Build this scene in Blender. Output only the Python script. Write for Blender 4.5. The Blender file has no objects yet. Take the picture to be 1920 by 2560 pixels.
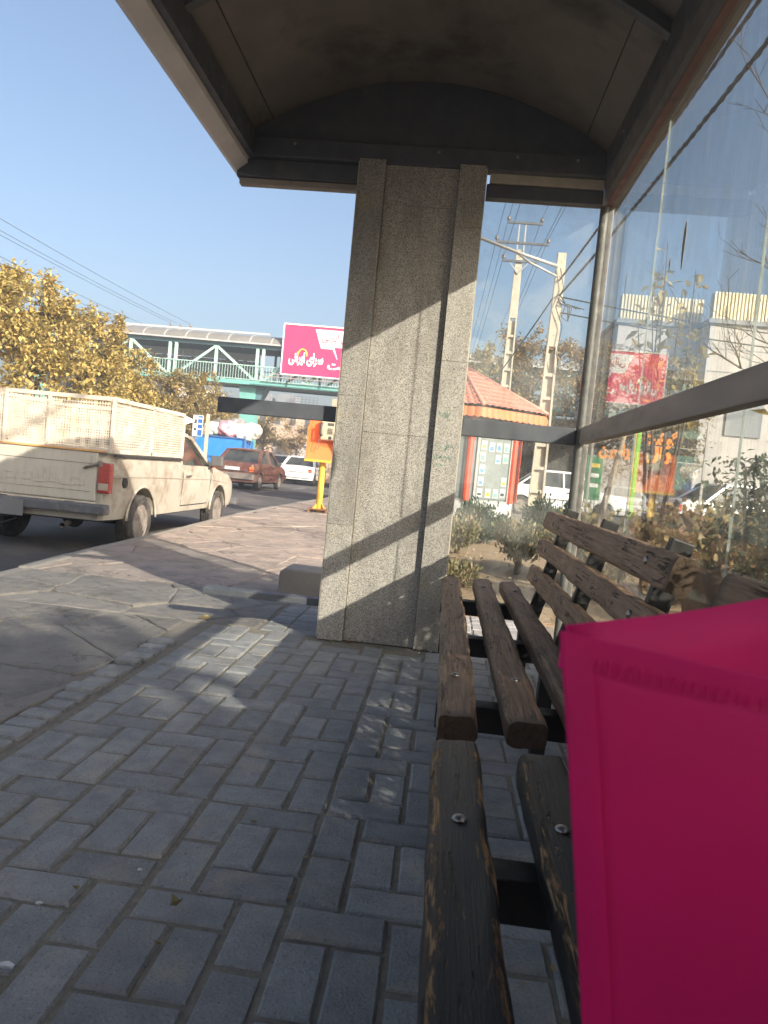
import bpy, bmesh, math, random
from math import sin, cos, pi, radians, sqrt, atan2
from mathutils import Vector, Matrix, noise

random.seed(7)
SC = bpy.context.scene
COL = SC.collection
R = random.random
def U(a, b): return a + (b - a) * R()

# ------------------------------------------------------------------ camera
CAM_H = 0.93
def cam_axes(yaw, pitch, roll):
    f = Vector((-sin(yaw) * cos(pitch), cos(yaw) * cos(pitch), sin(pitch)))
    r = Vector((cos(yaw), sin(yaw), 0)); u = r.cross(f)
    return (r * cos(roll) - u * sin(roll)), (u * cos(roll) + r * sin(roll)), f
CR, CU, CF = cam_axes(radians(4.55), radians(-3.27), radians(-5.45))
FPX = 1840.0
cam = bpy.data.cameras.new('camera')
cam.sensor_fit = 'VERTICAL'; cam.sensor_height = 36.0; cam.lens = FPX / 2560 * 36
cam.clip_start = 0.02; cam.clip_end = 4000
cam.dof.use_dof = True; cam.dof.focus_distance = 3.2; cam.dof.aperture_fstop = 12.5
camo = bpy.data.objects.new('camera', cam); COL.objects.link(camo)
camo.matrix_world = Matrix(((CR.x, CU.x, -CF.x, 0), (CR.y, CU.y, -CF.y, 0), (CR.z, CU.z, -CF.z, CAM_H), (0, 0, 0, 1)))
SC.camera = camo
def project(p):
    v = Vector(p) - Vector((0, 0, CAM_H)); z = v.dot(CF)
    if z < 0.05: return None
    return 960 + FPX * v.dot(CR) / z, 1280 - FPX * v.dot(CU) / z, z

# ------------------------------------------------------------------ sky, sun, exposure
AZ, EL = radians(46.5), radians(25.0)
world = bpy.data.worlds.new('World'); SC.world = world; world.use_nodes = True
wn = world.node_tree.nodes; wl = world.node_tree.links
sky = wn.new('ShaderNodeTexSky'); sky.sky_type = 'NISHITA'; sky.sun_disc = False
sky.sun_elevation = EL; sky.sun_rotation = pi - AZ
sky.altitude = 0; sky.air_density = 1.0; sky.dust_density = 5.0; sky.ozone_density = 1.7
wl.new(sky.outputs[0], wn['Background'].inputs[0]); wn['Background'].inputs[1].default_value = 0.106
sl = bpy.data.lights.new('sun', 'SUN'); sl.energy = 4.6; sl.angle = radians(0.53); sl.color = (1.0, 0.90, 0.77)
so = bpy.data.objects.new('sun', sl); COL.objects.link(so)
so.rotation_euler = Vector((-sin(AZ) * cos(EL), cos(AZ) * cos(EL), -sin(EL))).to_track_quat('-Z', 'Y').to_euler()
so.location = (20, -20, 20)
vs = SC.view_settings
vs.view_transform = 'Standard'; vs.look = 'None'; vs.exposure = 1.28; vs.gamma = 1.0; vs.use_curve_mapping = False
SC.cycles.max_bounces = 10; SC.cycles.transparent_max_bounces = 24; SC.cycles.use_denoising = True
SC.cycles.sample_clamp_indirect = 6.0

# ------------------------------------------------------------------ mesh helpers
class MB:
    def __init__(s): s.v = []; s.f = []
    def add(s, vs, fs):
        n = len(s.v); s.v += [tuple(p) for p in vs]; s.f += [tuple(i + n for i in f) for f in fs]; return s
    def box(s, x0, x1, y0, y1, z0, z1):
        return s.add([(x0,y0,z0),(x1,y0,z0),(x1,y1,z0),(x0,y1,z0),(x0,y0,z1),(x1,y0,z1),(x1,y1,z1),(x0,y1,z1)],
                     [(3,2,1,0),(4,5,6,7),(0,1,5,4),(1,2,6,5),(2,3,7,6),(3,0,4,7)])
    def bar(s, p, q, w, h, up=(0,0,1)):
        p = Vector(p); q = Vector(q); d = (q - p).normalized(); up = Vector(up)
        if abs(d.dot(up)) > .95: up = Vector((0, 1, 0))
        a = d.cross(up).normalized() * w / 2; b = a.cross(d).normalized() * h / 2
        vs = [e + i * a + j * b for e in (p, q) for i, j in ((-1,-1),(1,-1),(1,1),(-1,1))]
        return s.add(vs, [(0,1,2,3),(7,6,5,4),(0,4,5,1),(1,5,6,2),(2,6,7,3),(3,7,4,0)])
    def tube(s, pts, r, n=8, cap=True):
        pts = [Vector(p) for p in pts]; m = len(pts)
        rs = r if isinstance(r, (list, tuple)) else [r] * m
        prev = None; rings = []
        for i in range(m):
            d = (pts[min(i+1, m-1)] - pts[max(i-1, 0)])
            if d.length < 1e-9: d = Vector((0,0,1))
            d.normalize()
            if prev is None:
                a = d.orthogonal().normalized()
            else:
                a = prev - d * prev.dot(d)
                if a.length < 1e-6: a = d.orthogonal()
                a.normalize()
            prev = a; b = d.cross(a)
            rings.append([pts[i] + (a * cos(2*pi*k/n) + b * sin(2*pi*k/n)) * rs[i] for k in range(n)])
        fs = []
        for i in range(m - 1):
            for k in range(n):
                fs.append((i*n+k, i*n+(k+1)%n, (i+1)*n+(k+1)%n, (i+1)*n+k))
        if cap: fs += [tuple(range(n-1, -1, -1)), tuple((m-1)*n+k for k in range(n))]
        return s.add([p for r_ in rings for p in r_], fs)
    def lathe(s, prof, c, ax='z', n=20):
        c = Vector(c); vs = []
        A = {'z': (Vector((1,0,0)), Vector((0,1,0)), Vector((0,0,1))), 'x': (Vector((0,1,0)), Vector((0,0,1)), Vector((1,0,0))), 'y': (Vector((0,0,1)), Vector((1,0,0)), Vector((0,1,0)))}[ax]
        for r, h in prof:
            for k in range(n): vs.append(c + A[0]*r*cos(2*pi*k/n) + A[1]*r*sin(2*pi*k/n) + A[2]*h)
        fs = []
        for i in range(len(prof)-1):
            for k in range(n): fs.append((i*n+k, i*n+(k+1)%n, (i+1)*n+(k+1)%n, (i+1)*n+k))
        if prof[0][0] > 1e-5: fs.append(tuple(range(n-1,-1,-1)))
        if prof[-1][0] > 1e-5: fs.append(tuple((len(prof)-1)*n+k for k in range(n)))
        return s.add(vs, fs)
    def prism(s, poly, d0, d1, ax='y'):
        def P(a, b, d): return (a, d, b) if ax == 'y' else (d, a, b) if ax == 'x' else (a, b, d)
        n = len(poly)
        vs = [P(a, b, d0) for a, b in poly] + [P(a, b, d1) for a, b in poly]
        return s.add(vs, [tuple(range(n)), tuple(range(2*n-1, n-1, -1))] + [(i, n+i, n+(i+1)%n, (i+1)%n) for i in range(n)])
    def loft(s, secs, closed=True, caps=True):
        n = len(secs[0]); vs = [p for q in secs for p in q]; fs = []
        for i in range(len(secs)-1):
            for k in range(n if closed else n-1):
                fs.append((i*n+k, i*n+(k+1)%n, (i+1)*n+(k+1)%n, (i+1)*n+k))
        if caps: fs += [tuple(range(n-1,-1,-1)), tuple((len(secs)-1)*n+k for k in range(n))]
        return s.add(vs, fs)
    def mesh(s, name, org=None, bevel=0, seg=2, smooth=False, fix=True):
        me = bpy.data.meshes.new(name)
        o = Vector(org) if org is not None else Vector((0,0,0))
        me.from_pydata([tuple(Vector(p) - o) for p in s.v], [], s.f)
        if fix or bevel:
            bm = bmesh.new(); bm.from_mesh(me)
            if fix: bmesh.ops.recalc_face_normals(bm, faces=bm.faces)
            if bevel:
                es = [e for e in bm.edges if len(e.link_faces) == 2 and e.calc_face_angle(0) > .5]
                bmesh.ops.bevel(bm, geom=es, offset=bevel, segments=seg, profile=.6, affect='EDGES', clamp_overlap=True)
            bm.to_mesh(me); bm.free()
        if smooth:
            for p in me.polygons: p.use_smooth = True
        return me
    def build(s, name, mat, parent=None, bevel=0, seg=2, smooth=False, fix=True, world=True, sharp=None):
        org = None
        root = parent
        while root is not None and root.parent is not None: root = root.parent
        if world and root is not None: org = root.location
        me = s.mesh(name, org, bevel, seg, smooth, fix)
        if sharp is not None: me.set_sharp_from_angle(angle=radians(sharp))
        me.materials.append(mat)
        o = bpy.data.objects.new(name, me); COL.objects.link(o)
        if parent is not None: o.parent = parent
        return o

def tag(o, label=None, cat=None, group=None, kind=None):
    if label: o['label'] = label
    if cat: o['category'] = cat
    if group: o['group'] = group
    if kind: o['kind'] = kind
    return o
def thing(name, label, cat, loc=(0,0,0), rz=0, group=None):
    o = bpy.data.objects.new(name, None); COL.objects.link(o); o.empty_display_size = .1
    o.location = loc; o.rotation_euler = (0, 0, rz)
    return tag(o, label, cat, group)
def copy_tree(o, parent=None):
    c = o.copy(); COL.objects.link(c); c.parent = parent
    for ch in list(o.children): copy_tree(ch, c)
    return c

# ------------------------------------------------------------------ material helpers
def newmat(name):
    m = bpy.data.materials.new(name); m.use_nodes = True
    nt = m.node_tree; b = nt.nodes['Principled BSDF']
    return m, nt, b
def N(nt, t, **kw):
    n = nt.nodes.new('ShaderNode' + t)
    for k, v in kw.items():
        if k.startswith('i_'):
            key = k[2:]; key = int(key) if key.isdigit() else key.replace('_', ' ')
            n.inputs[key].default_value = v
        else: setattr(n, k, v)
    return n
def coords(nt, scale=(1,1,1), rot=(0,0,0), src='Object'):
    tc = N(nt, 'TexCoord'); mp = N(nt, 'Mapping'); mp.inputs['Scale'].default_value = scale; mp.inputs['Rotation'].default_value = rot
    nt.links.new(tc.outputs[src], mp.inputs[0]); return mp.outputs[0]
def c4(c): return (c[0], c[1], c[2], 1)
def ramp(nt, fac, stops, interp='LINEAR'):
    r = N(nt, 'ValToRGB'); r.color_ramp.interpolation = interp
    e = r.color_ramp.elements
    while len(e) < len(stops): e.new(.5)
    for i, (p, c) in enumerate(stops):
        e[i].position = p; e[i].color = c4(c) if not isinstance(c, (int, float)) else (c, c, c, 1)
    nt.links.new(fac, r.inputs[0]); return r.outputs[0]
def mixc(nt, fac, a, b, mode='MIX'):
    m = N(nt, 'Mix', data_type='RGBA', blend_type=mode)
    for k, x in ((0, fac), (6, a), (7, b)):
        if hasattr(x, 'is_linked'): nt.links.new(x, m.inputs[k])
        elif isinstance(x, (int, float)): m.inputs[k].default_value = x
        else: m.inputs[k].default_value = c4(x)
    return m.outputs[2]
def noise_n(nt, co, scale, detail=5, rough=.55, dist=0):
    n = N(nt, 'TexNoise'); n.inputs['Scale'].default_value = scale; n.inputs['Detail'].default_value = detail
    n.inputs['Roughness'].default_value = rough; n.inputs['Distortion'].default_value = dist
    nt.links.new(co, n.inputs['Vector']); return n.outputs[0]
def math_n(nt, op, a, b=None, clamp=False):
    m = N(nt, 'Math', operation=op, use_clamp=clamp)
    for i, x in enumerate((a, b)):
        if x is None: continue
        if isinstance(x, (int, float)): m.inputs[i].default_value = x
        else: nt.links.new(x, m.inputs[i])
    return m.outputs[0]
def bump(nt, b, h, strength=.3, dist=.01):
    n = N(nt, 'Bump'); n.inputs['Strength'].default_value = strength; n.inputs['Distance'].default_value = dist
    nt.links.new(h, n.inputs['Height']); nt.links.new(n.outputs[0], b.inputs['Normal'])
def objrand(nt): return N(nt, 'ObjectInfo').outputs['Random']

def pmat(name, c1, c2=None, scale=4, rough=.6, metal=0, dirt=None, dscale=1.5, dlo=.45, dhi=.65, bmp=0, bscale=60, bdist=.004, coat=0, stretch=(1,1,1), objvar=0, emit=None, speck=0, sscale=220, crack=0):
    """paint/stone/metal: two-tone noise, optional dirt patches, optional fine relief"""
    m, nt, b = newmat(name); co = coords(nt, stretch)
    if objvar:
        cmb = N(nt, 'CombineXYZ'); ad = N(nt, 'VectorMath', operation='ADD'); rr_ = objrand(nt)
        for k_ in range(3): nt.links.new(math_n(nt, 'MULTIPLY', rr_, 9.3 + 4.1 * k_), cmb.inputs[k_])
        nt.links.new(co, ad.inputs[0]); nt.links.new(cmb.outputs[0], ad.inputs[1]); co = ad.outputs[0]
    if c2 is None: c2 = tuple(x * .8 for x in c1)
    col = ramp(nt, noise_n(nt, co, scale, 7, .6), [(.32, c2), (.68, c1)])
    if dirt is not None:
        col = mixc(nt, ramp(nt, noise_n(nt, co, dscale, 9, .68, .3), [(dlo, 0.0), (dhi, 1.0)]), col, dirt)
    if speck:
        fn = noise_n(nt, co, sscale, 4, .7)
        col = mixc(nt, ramp(nt, fn, [(.30, speck), (.42, 0.0)]), col, tuple(x * .25 for x in c1)); col = mixc(nt, ramp(nt, fn, [(.60, 0.0), (.72, speck * .8)]), col, tuple(min(1, x * 1.7) for x in c1))
    if crack:
        rd = math_n(nt, 'ABSOLUTE', math_n(nt, 'SUBTRACT', noise_n(nt, co, crack, 9, .62, .8), .5))
        gt = ramp(nt, noise_n(nt, co, crack * .7, 2), [(.48, 0.0), (.56, 1.0)])
        col = mixc(nt, math_n(nt, 'MULTIPLY', ramp(nt, rd, [(.003, .8), (.010, 0.0)]), gt), col, tuple(x * .3 for x in c1))
    if objvar:
        hv = N(nt, 'HueSaturation'); nt.links.new(col, hv.inputs['Color'])
        mr = N(nt, 'MapRange'); mr.inputs[3].default_value = 1 - objvar; mr.inputs[4].default_value = 1 + objvar
        nt.links.new(objrand(nt), mr.inputs[0]); nt.links.new(mr.outputs[0], hv.inputs['Value']); col = hv.outputs[0]
    nt.links.new(col, b.inputs['Base Color'])
    rr = ramp(nt, noise_n(nt, co, scale * 2.3, 5), [(.3, max(0, rough - .12)), (.7, min(1, rough + .12))])
    nt.links.new(rr, b.inputs['Roughness']); b.inputs['Metallic'].default_value = metal
    if coat: b.inputs['Coat Weight'].default_value = coat; b.inputs['Coat Roughness'].default_value = .15
    if bmp: bump(nt, b, noise_n(nt, co, bscale, 6, .65), bmp, bdist)
    if emit: b.inputs['Emission Color'].default_value = c4(emit[0]); b.inputs['Emission Strength'].default_value = emit[1]
    return m

def glass_mat(name, tint=(.90, .95, .95), ior=1.5, smear=.05):
    m, nt, b = newmat(name); nt.nodes.remove(b); out = nt.nodes['Material Output']
    geo = N(nt, 'NewGeometry'); fr = N(nt, 'Fresnel')
    mr = N(nt, 'MapRange'); mr.inputs[3].default_value = ior; mr.inputs[4].default_value = 1 / ior
    nt.links.new(geo.outputs['Backfacing'], mr.inputs[0]); nt.links.new(mr.outputs[0], fr.inputs[0])
    tr = N(nt, 'BsdfTransparent'); tr.inputs[0].default_value = c4(tint)
    gl = N(nt, 'BsdfGlossy'); gl.inputs['Roughness'].default_value = 0.0
    mx = N(nt, 'MixShader'); nt.links.new(fr.outputs[0], mx.inputs[0]); nt.links.new(tr.outputs[0], mx.inputs[1]); nt.links.new(gl.outputs[0], mx.inputs[2])
    df = N(nt, 'BsdfDiffuse'); df.inputs[0].default_value = (.62, .60, .56, 1)
    co = coords(nt, (1, 9, 1.2))
    st = ramp(nt, noise_n(nt, co, 3.0, 8, .7), [(.42, 0.0), (.85, smear * 2.2)])
    m2 = N(nt, 'MixShader'); nt.links.new(st, m2.inputs[0]); nt.links.new(mx.outputs[0], m2.inputs[1]); nt.links.new(df.outputs[0], m2.inputs[2])
    nt.links.new(m2.outputs[0], out.inputs[0]); return m

def granite_mat():
    m, nt, b = newmat('granite'); co = coords(nt)
    n1 = noise_n(nt, co, 330, 3, .6); n2 = noise_n(nt, co, 170, 3, .6)
    vo = N(nt, 'TexVoronoi'); vo.inputs['Scale'].default_value = 360; nt.links.new(co, vo.inputs['Vector'])
    sp = N(nt, 'SeparateColor'); nt.links.new(vo.outputs['Color'], sp.inputs[0])
    f = math_n(nt, 'ADD', math_n(nt, 'MULTIPLY', n1, .55), math_n(nt, 'MULTIPLY', sp.outputs[0], .45))
    col = ramp(nt, f, [(.26, (.06, .054, .047)), (.40, (.24, .218, .192)), (.52, (.375, .345, .30)), (.70, (.52, .48, .425))])
    col = mixc(nt, ramp(nt, n2, [(.64, 0.0), (.74, .7)]), col, (.06, .055, .05))
    hv = N(nt, 'HueSaturation'); mr = N(nt, 'MapRange'); mr.inputs[3].default_value = .86; mr.inputs[4].default_value = 1.12; nt.links.new(objrand(nt), mr.inputs[0]); nt.links.new(mr.outputs[0], hv.inputs['Value']); nt.links.new(col, hv.inputs['Color']); col = hv.outputs[0]
    # yellow lichen-like stains and grime near the foot
    so_ = coords(nt, (1, 1, .8)); st = ramp(nt, noise_n(nt, so_, 3.2, 6, .7, .4), [(.60, 0.0), (.74, .40)])
    col = mixc(nt, st, col, (.46, .33, .10))
    gr = ramp(nt, noise_n(nt, coords(nt, (1.6, 1, .5)), 3.1, 6, .7), [(.46, 0.0), (.70, .6)])
    col = mixc(nt, gr, col, (.13, .112, .095))
    nt.links.new(col, b.inputs['Base Color']); b.inputs['Roughness'].default_value = .62
    bump(nt, b, n1, .12, .002); return m

def wood_mat(name, dark, mid, worn, wear=.5, gloss=.5, edgew=.5):
    """weathered timber, grain along local y; varnish worn off along the arrises (attribute 'edge') and in patches; lengthwise checks"""
    m, nt, b = newmat(name)
    rnd = N(nt, 'CombineXYZ'); o = objrand(nt)
    for k in range(3): nt.links.new(math_n(nt, 'MULTIPLY', o, 3.7 + 1.1 * k), rnd.inputs[k])
    tc = N(nt, 'TexCoord'); ad = N(nt, 'VectorMath', operation='ADD')
    nt.links.new(tc.outputs['Object'], ad.inputs[0]); nt.links.new(rnd.outputs[0], ad.inputs[1])
    def sc(v):
        mp = N(nt, 'Mapping'); mp.inputs['Scale'].default_value = v; nt.links.new(ad.outputs[0], mp.inputs[0]); return mp.outputs[0]
    g = noise_n(nt, sc((38, 1.6, 38)), 2.0, 8, .65, .8); fine = noise_n(nt, sc((150, 3.5, 150)), 2.0, 6, .75, .3)
    blot = noise_n(nt, sc((9, 4, 9)), 1.6, 7, .65)
    gg = math_n(nt, 'ADD', math_n(nt, 'MULTIPLY', g, .5), math_n(nt, 'MULTIPLY', fine, .5))
    col = ramp(nt, gg, [(.38, dark), (.50, mid), (.62, tuple(x * 1.6 for x in mid))])
    col = mixc(nt, ramp(nt, blot, [(.35, 0.0), (.65, .55)]), col, dark)
    at = N(nt, 'Attribute'); at.attribute_name = 'edge'
    wn_ = noise_n(nt, sc((26, 5, 26)), 2.2, 10, .75, .6)
    w = math_n(nt, 'ADD', wn_, math_n(nt, 'MULTIPLY', at.outputs['Fac'], edgew * .30))
    w = ramp(nt, w, [(wear, 0.0), (wear + .06, 1.0)])
    col = mixc(nt, w, col, mixc(nt, ramp(nt, fine, [(.40, 0.0), (.60, 1.0)]), tuple(x * .42 for x in worn), worn))
    ridge = math_n(nt, 'ABSOLUTE', math_n(nt, 'SUBTRACT', noise_n(nt, sc((34, 1.3, 34)), 1.5, 5, .62, .5), .5))
    cr = ramp(nt, ridge, [(.006, 1.0), (.016, 0.0)])
    gate = ramp(nt, noise_n(nt, sc((7, 3.5, 7)), 1.3, 3), [(.47, 0.0), (.53, 1.0)])
    cr = math_n(nt, 'MULTIPLY', cr, gate)
    col = mixc(nt, cr, col, (.010, .008, .007))
    end_shade = math_n(nt, 'MULTIPLY', at.outputs['Fac'], -.6, True)          # end grain, darkened further: shade on the board ends is put into the colour
    col = mixc(nt, end_shade, col, mixc(nt, blot, tuple(x * .12 for x in mid), tuple(x * .4 for x in mid)))
    nt.links.new(col, b.inputs['Base Color'])
    nt.links.new(ramp(nt, w, [(0.0, gloss), (1.0, .85)]), b.inputs['Roughness'])
    h = math_n(nt, 'SUBTRACT', math_n(nt, 'ADD', math_n(nt, 'MULTIPLY', fine, .6), math_n(nt, 'MULTIPLY', g, .4)), math_n(nt, 'MULTIPLY', cr, 2.2))
    h = math_n(nt, 'SUBTRACT', h, math_n(nt, 'MULTIPLY', w, .3))
    b.inputs['Specular IOR Level'].default_value = .3
    bump(nt, b, h, .8, .005); return m

def leaf_mat(name, cols, trans=.35, rough=.55):
    m, nt, b = newmat(name)
    geo = N(nt, 'NewGeometry'); n = len(cols)
    col = ramp(nt, geo.outputs['Random Per Island'], [(i / max(1, n - 1), c) for i, c in enumerate(cols)])
    nt.links.new(col, b.inputs['Base Color']); b.inputs['Roughness'].default_value = rough
    tl = N(nt, 'BsdfTranslucent'); nt.links.new(col, tl.inputs[0])
    mx = N(nt, 'MixShader'); mx.inputs[0].default_value = trans
    nt.links.new(b.outputs[0], mx.inputs[1]); nt.links.new(tl.outputs[0], mx.inputs[2])
    nt.links.new(mx.outputs[0], nt.nodes['Material Output'].inputs[0]); return m

def perf_mat(name, axis):
    """cream painted sheet steel punched with rows of round holes; rust patches"""
    m, nt, b = newmat(name); tc = N(nt, 'TexCoord'); sx = N(nt, 'SeparateXYZ'); nt.links.new(tc.outputs['Object'], sx.inputs[0])
    cx = N(nt, 'CombineXYZ'); nt.links.new(sx.outputs[axis], cx.inputs[0]); nt.links.new(sx.outputs[2], cx.inputs[1])
    vo = N(nt, 'TexVoronoi', voronoi_dimensions='2D'); vo.inputs['Scale'].default_value = 36; vo.inputs['Randomness'].default_value = 0
    nt.links.new(cx.outputs[0], vo.inputs['Vector'])
    hole = math_n(nt, 'LESS_THAN', vo.outputs['Distance'], .36)
    co = coords(nt)
    blk = ramp(nt, noise_n(nt, co, 3.6, 5, .6), [(.36, 0.0), (.40, 1.0)])
    hole = math_n(nt, 'MULTIPLY', hole, blk)
    col = ramp(nt, noise_n(nt, co, 6, 7, .65), [(.35, (.44, .38, .30)), (.62, (.58, .53, .44))])
    rust = ramp(nt, noise_n(nt, co, 3.4, 9, .75, .4), [(.56, 0.0), (.70, .85)])
    col = mixc(nt, rust, col, (.33, .15, .085)); nt.links.new(col, b.inputs['Base Color']); b.inputs['Roughness'].default_value = .7
    tr = N(nt, 'BsdfTransparent'); mx = N(nt, 'MixShader')
    nt.links.new(hole, mx.inputs[0]); nt.links.new(b.outputs[0], mx.inputs[1]); nt.links.new(tr.outputs[0], mx.inputs[2])
    nt.links.new(mx.outputs[0], nt.nodes['Material Output'].inputs[0]); return m

def corrugated_mat(name, c1, c2, axis=0, scale=20, metal=0):
    m, nt, b = newmat(name); tc = N(nt, 'TexCoord'); sx = N(nt, 'SeparateXYZ'); nt.links.new(tc.outputs['Object'], sx.inputs[0])
    s = math_n(nt, 'SINE', math_n(nt, 'MULTIPLY', sx.outputs[axis], scale))
    co = coords(nt); col = ramp(nt, noise_n(nt, co, 1.2, 6), [(.35, c2), (.65, c1)])
    nt.links.new(col, b.inputs['Base Color']); b.inputs['Roughness'].default_value = .55; b.inputs['Metallic'].default_value = metal
    bump(nt, b, s, 1.0, .03); return m

M = {}
M['granite'] = granite_mat()
M['granite_edge'] = pmat('granite_edge', (.52, .46, .37), (.40, .35, .27), 14, .6, bmp=.1)
M['steel'] = pmat('shelter_steel', (.10, .106, .12), (.072, .077, .088), 9, .55, dirt=(.17, .15, .125), dscale=4, dlo=.56, dhi=.8, bmp=.08, bscale=30)
M['steel_tan'] = pmat('shelter_steel_dusty', (.33, .28, .23), (.26, .225, .19), 7, .6, dirt=(.09, .08, .075), dscale=5, dlo=.55, dhi=.72, bmp=.06, bscale=40, stretch=(1,.25,1))
M['post'] = pmat('galvanised_post', (.15, .145, .13), (.085, .082, .076), 18, .55, dirt=(.24, .225, .195), dscale=11, dlo=.58, dhi=.7, bmp=.2, bscale=60)
M['roof_in'] = pmat('roof_lining', (.19, .168, .148), (.13, .118, .108), 3, .7, dirt=(.05, .042, .036), dscale=1.7, dlo=.50, dhi=.72, bmp=.05)
M['roof_trim'] = pmat('roof_trim_paint', (.72, .68, .66), (.60, .57, .55), 5, .55, dirt=(.22, .19, .16), dscale=7, dlo=.64, dhi=.74, bmp=.05)
M['beam_grey'] = pmat('rear_beam_paint', (.17, .155, .145), (.12, .112, .108), 6, .6, dirt=(.08, .07, .065), dscale=4, dlo=.55, dhi=.72)
M['roof_red'] = pmat('roof_gutter_red', (.16, .075, .065), (.10, .05, .045), 6, .6)
M['glass'] = glass_mat('shelter_glass', (.90, .93, .925), 1.47, .12)
M['edge_glass'] = pmat('glass_joint', (.34, .36, .34), (.2, .22, .2), 9, .3)
M['wood'] = wood_mat('bench_wood_worn', (.075, .040, .024), (.235, .140, .083), (.46, .33, .21), .60, gloss=.5, edgew=.35)
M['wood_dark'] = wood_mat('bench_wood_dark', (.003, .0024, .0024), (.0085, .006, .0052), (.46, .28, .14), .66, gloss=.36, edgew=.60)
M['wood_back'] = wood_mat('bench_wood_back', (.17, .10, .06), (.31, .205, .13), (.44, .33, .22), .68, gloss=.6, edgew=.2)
M['black_iron'] = pmat('bench_iron', (.012, .011, .011), (.022, .02, .018), 14, .55, bmp=.1)
M['bolt'] = pmat('bolt_steel', (.38, .36, .34), (.2, .19, .18), 60, .35, metal=.9)
M['paver'] = pmat('concrete_paver', (.35, .345, .342), (.255, .252, .253), 14, .9, dirt=(.43, .385, .32), dscale=6, dlo=.52, dhi=.74, bmp=1.0, bscale=120, bdist=.010, objvar=.13, speck=.85, sscale=170)
M['sand_joint'] = pmat('joint_sand', (.27, .235, .185), (.17, .148, .118), 40, .95, bmp=.8, bscale=150, speck=.5, sscale=260)
M['flag'] = pmat('sandstone_flag', (.36, .285, .235), (.27, .22, .185), 3.2, .85, dirt=(.20, .175, .15), dscale=3.4, dlo=.48, dhi=.66, bmp=.9, bscale=9, bdist=.03, objvar=.07, speck=.4, sscale=90, crack=1.9)
M['flag_shaded'] = pmat('dusty_shaded_flag', (.25, .222, .195), (.19, .172, .155), 3.0, .9, dirt=(.155, .138, .122), dscale=3.6, dlo=.50, dhi=.68, bmp=.9, bscale=8, bdist=.03, objvar=.06, speck=.5, sscale=110, crack=2.2)  # same stone as the pinkish flags, greyed so the colour carries the shade
M['mortar'] = pmat('dusty_mortar', (.26, .225, .185), (.19, .165, .14), 8, .95, bmp=.7, bscale=60, bdist=.01)
M['kerb'] = pmat('kerb_stone', (.30, .265, .225), (.22, .2, .175), 6, .9, bmp=.5, bscale=40)
M['asphalt'] = pmat('asphalt', (.085, .080, .078), (.055, .053, .053), 1.3, .92, dirt=(.135, .122, .108), dscale=.35, dlo=.48, dhi=.62, bmp=.8, bscale=90, bdist=.01)
M['line_white'] = pmat('worn_road_paint', (.32, .31, .29), (.14, .135, .13), 5, .85)
M['soil'] = pmat('sandy_soil', (.40, .275, .165), (.29, .195, .115), 2.5, 1.0, dirt=(.20, .135, .08), dscale=5, dlo=.56, dhi=.7, bmp=1.0, bscale=24, bdist=.03)
M['ground'] = pmat('far_ground', (.22, .19, .155), (.15, .13, .11), .2, .95)
# ================================================================== SETTING
RZ = -0.20     # road level; the footway is at 0
KERB = [(-30, -2.55), (0, -2.75), (4.77, -2.96), (6.1, -3.07), (8.3, -3.17), (11.5, -3.34), (15, -3.40), (19.4, -3.32), (60, -3.3), (300, -3.3)]
def kerbx(y):
    for (a, xa), (b, xb) in zip(KERB, KERB[1:]):
        if a <= y <= b: return xa + (xb - xa) * (y - a) / (b - a)
    return KERB[-1][1]
g = MB(); g.add([(-900,-200,-.26),(900,-200,-.26),(900,1500,-.26),(-900,1500,-.26)], [(0,1,2,3)])
tag(g.build('ground', M['ground'], fix=False), kind='structure')
g = MB(); g.add([(-10.9,-40,RZ),(-2.4,-40,RZ),(-2.4,320,RZ),(-10.9,320,RZ)], [(0,1,2,3)])
road = tag(g.build('road', M['asphalt'], fix=False), kind='structure')
g = MB()
for k in range(14):
    y = 5.2 + k * 6.0
    g.add([(-6.15,y,RZ+.004),(-6.02,y,RZ+.004),(-6.02,y+2.6,RZ+.004),(-6.15,y+2.6,RZ+.004)], [(0,1,2,3)])
g.build('lane_line', M['line_white'], road, fix=False)
g = MB(); g.add([(-30,-40,-.16),(-10.9,-40,-.16),(-10.9,320,-.16),(-30,320,-.16)], [(0,1,2,3)])
g.box(-11.05,-10.9,-40,320,-.25,-.10)
tag(g.build('far_pavement', M['mortar']), kind='structure')
# footway bed: from the kerb to the shelter / garden
g = MB()
ys = [-30, -6, 0, 4.77, 4.95, 4.951, 6.1, 8.3, 11.5, 15, 19.4, 60]
for a, b in zip(ys, ys[1:]):
    xr = lambda y: .80 if y <= 4.95 else (.02 if y < 15.5 else 3.0)
    ra = xr(a) if a != 4.951 else .02; rb = xr(b) if b != 4.951 else .02
    if a == 4.95: continue
    if a >= 15: ra = rb = 3.0
    if b == 4.95: rb = ra
    if a == 4.951 or (a > 4.95 and a < 15): ra = rb = .02
    g.add([(kerbx(a)+.1,a,-.0075),(ra,a,-.0075),(rb,b,-.0075),(kerbx(b)+.1,b,-.0075)], [(0,1,2,3)])
bed = tag(g.build('pavement', M['mortar'], fix=False), kind='structure')
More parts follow.
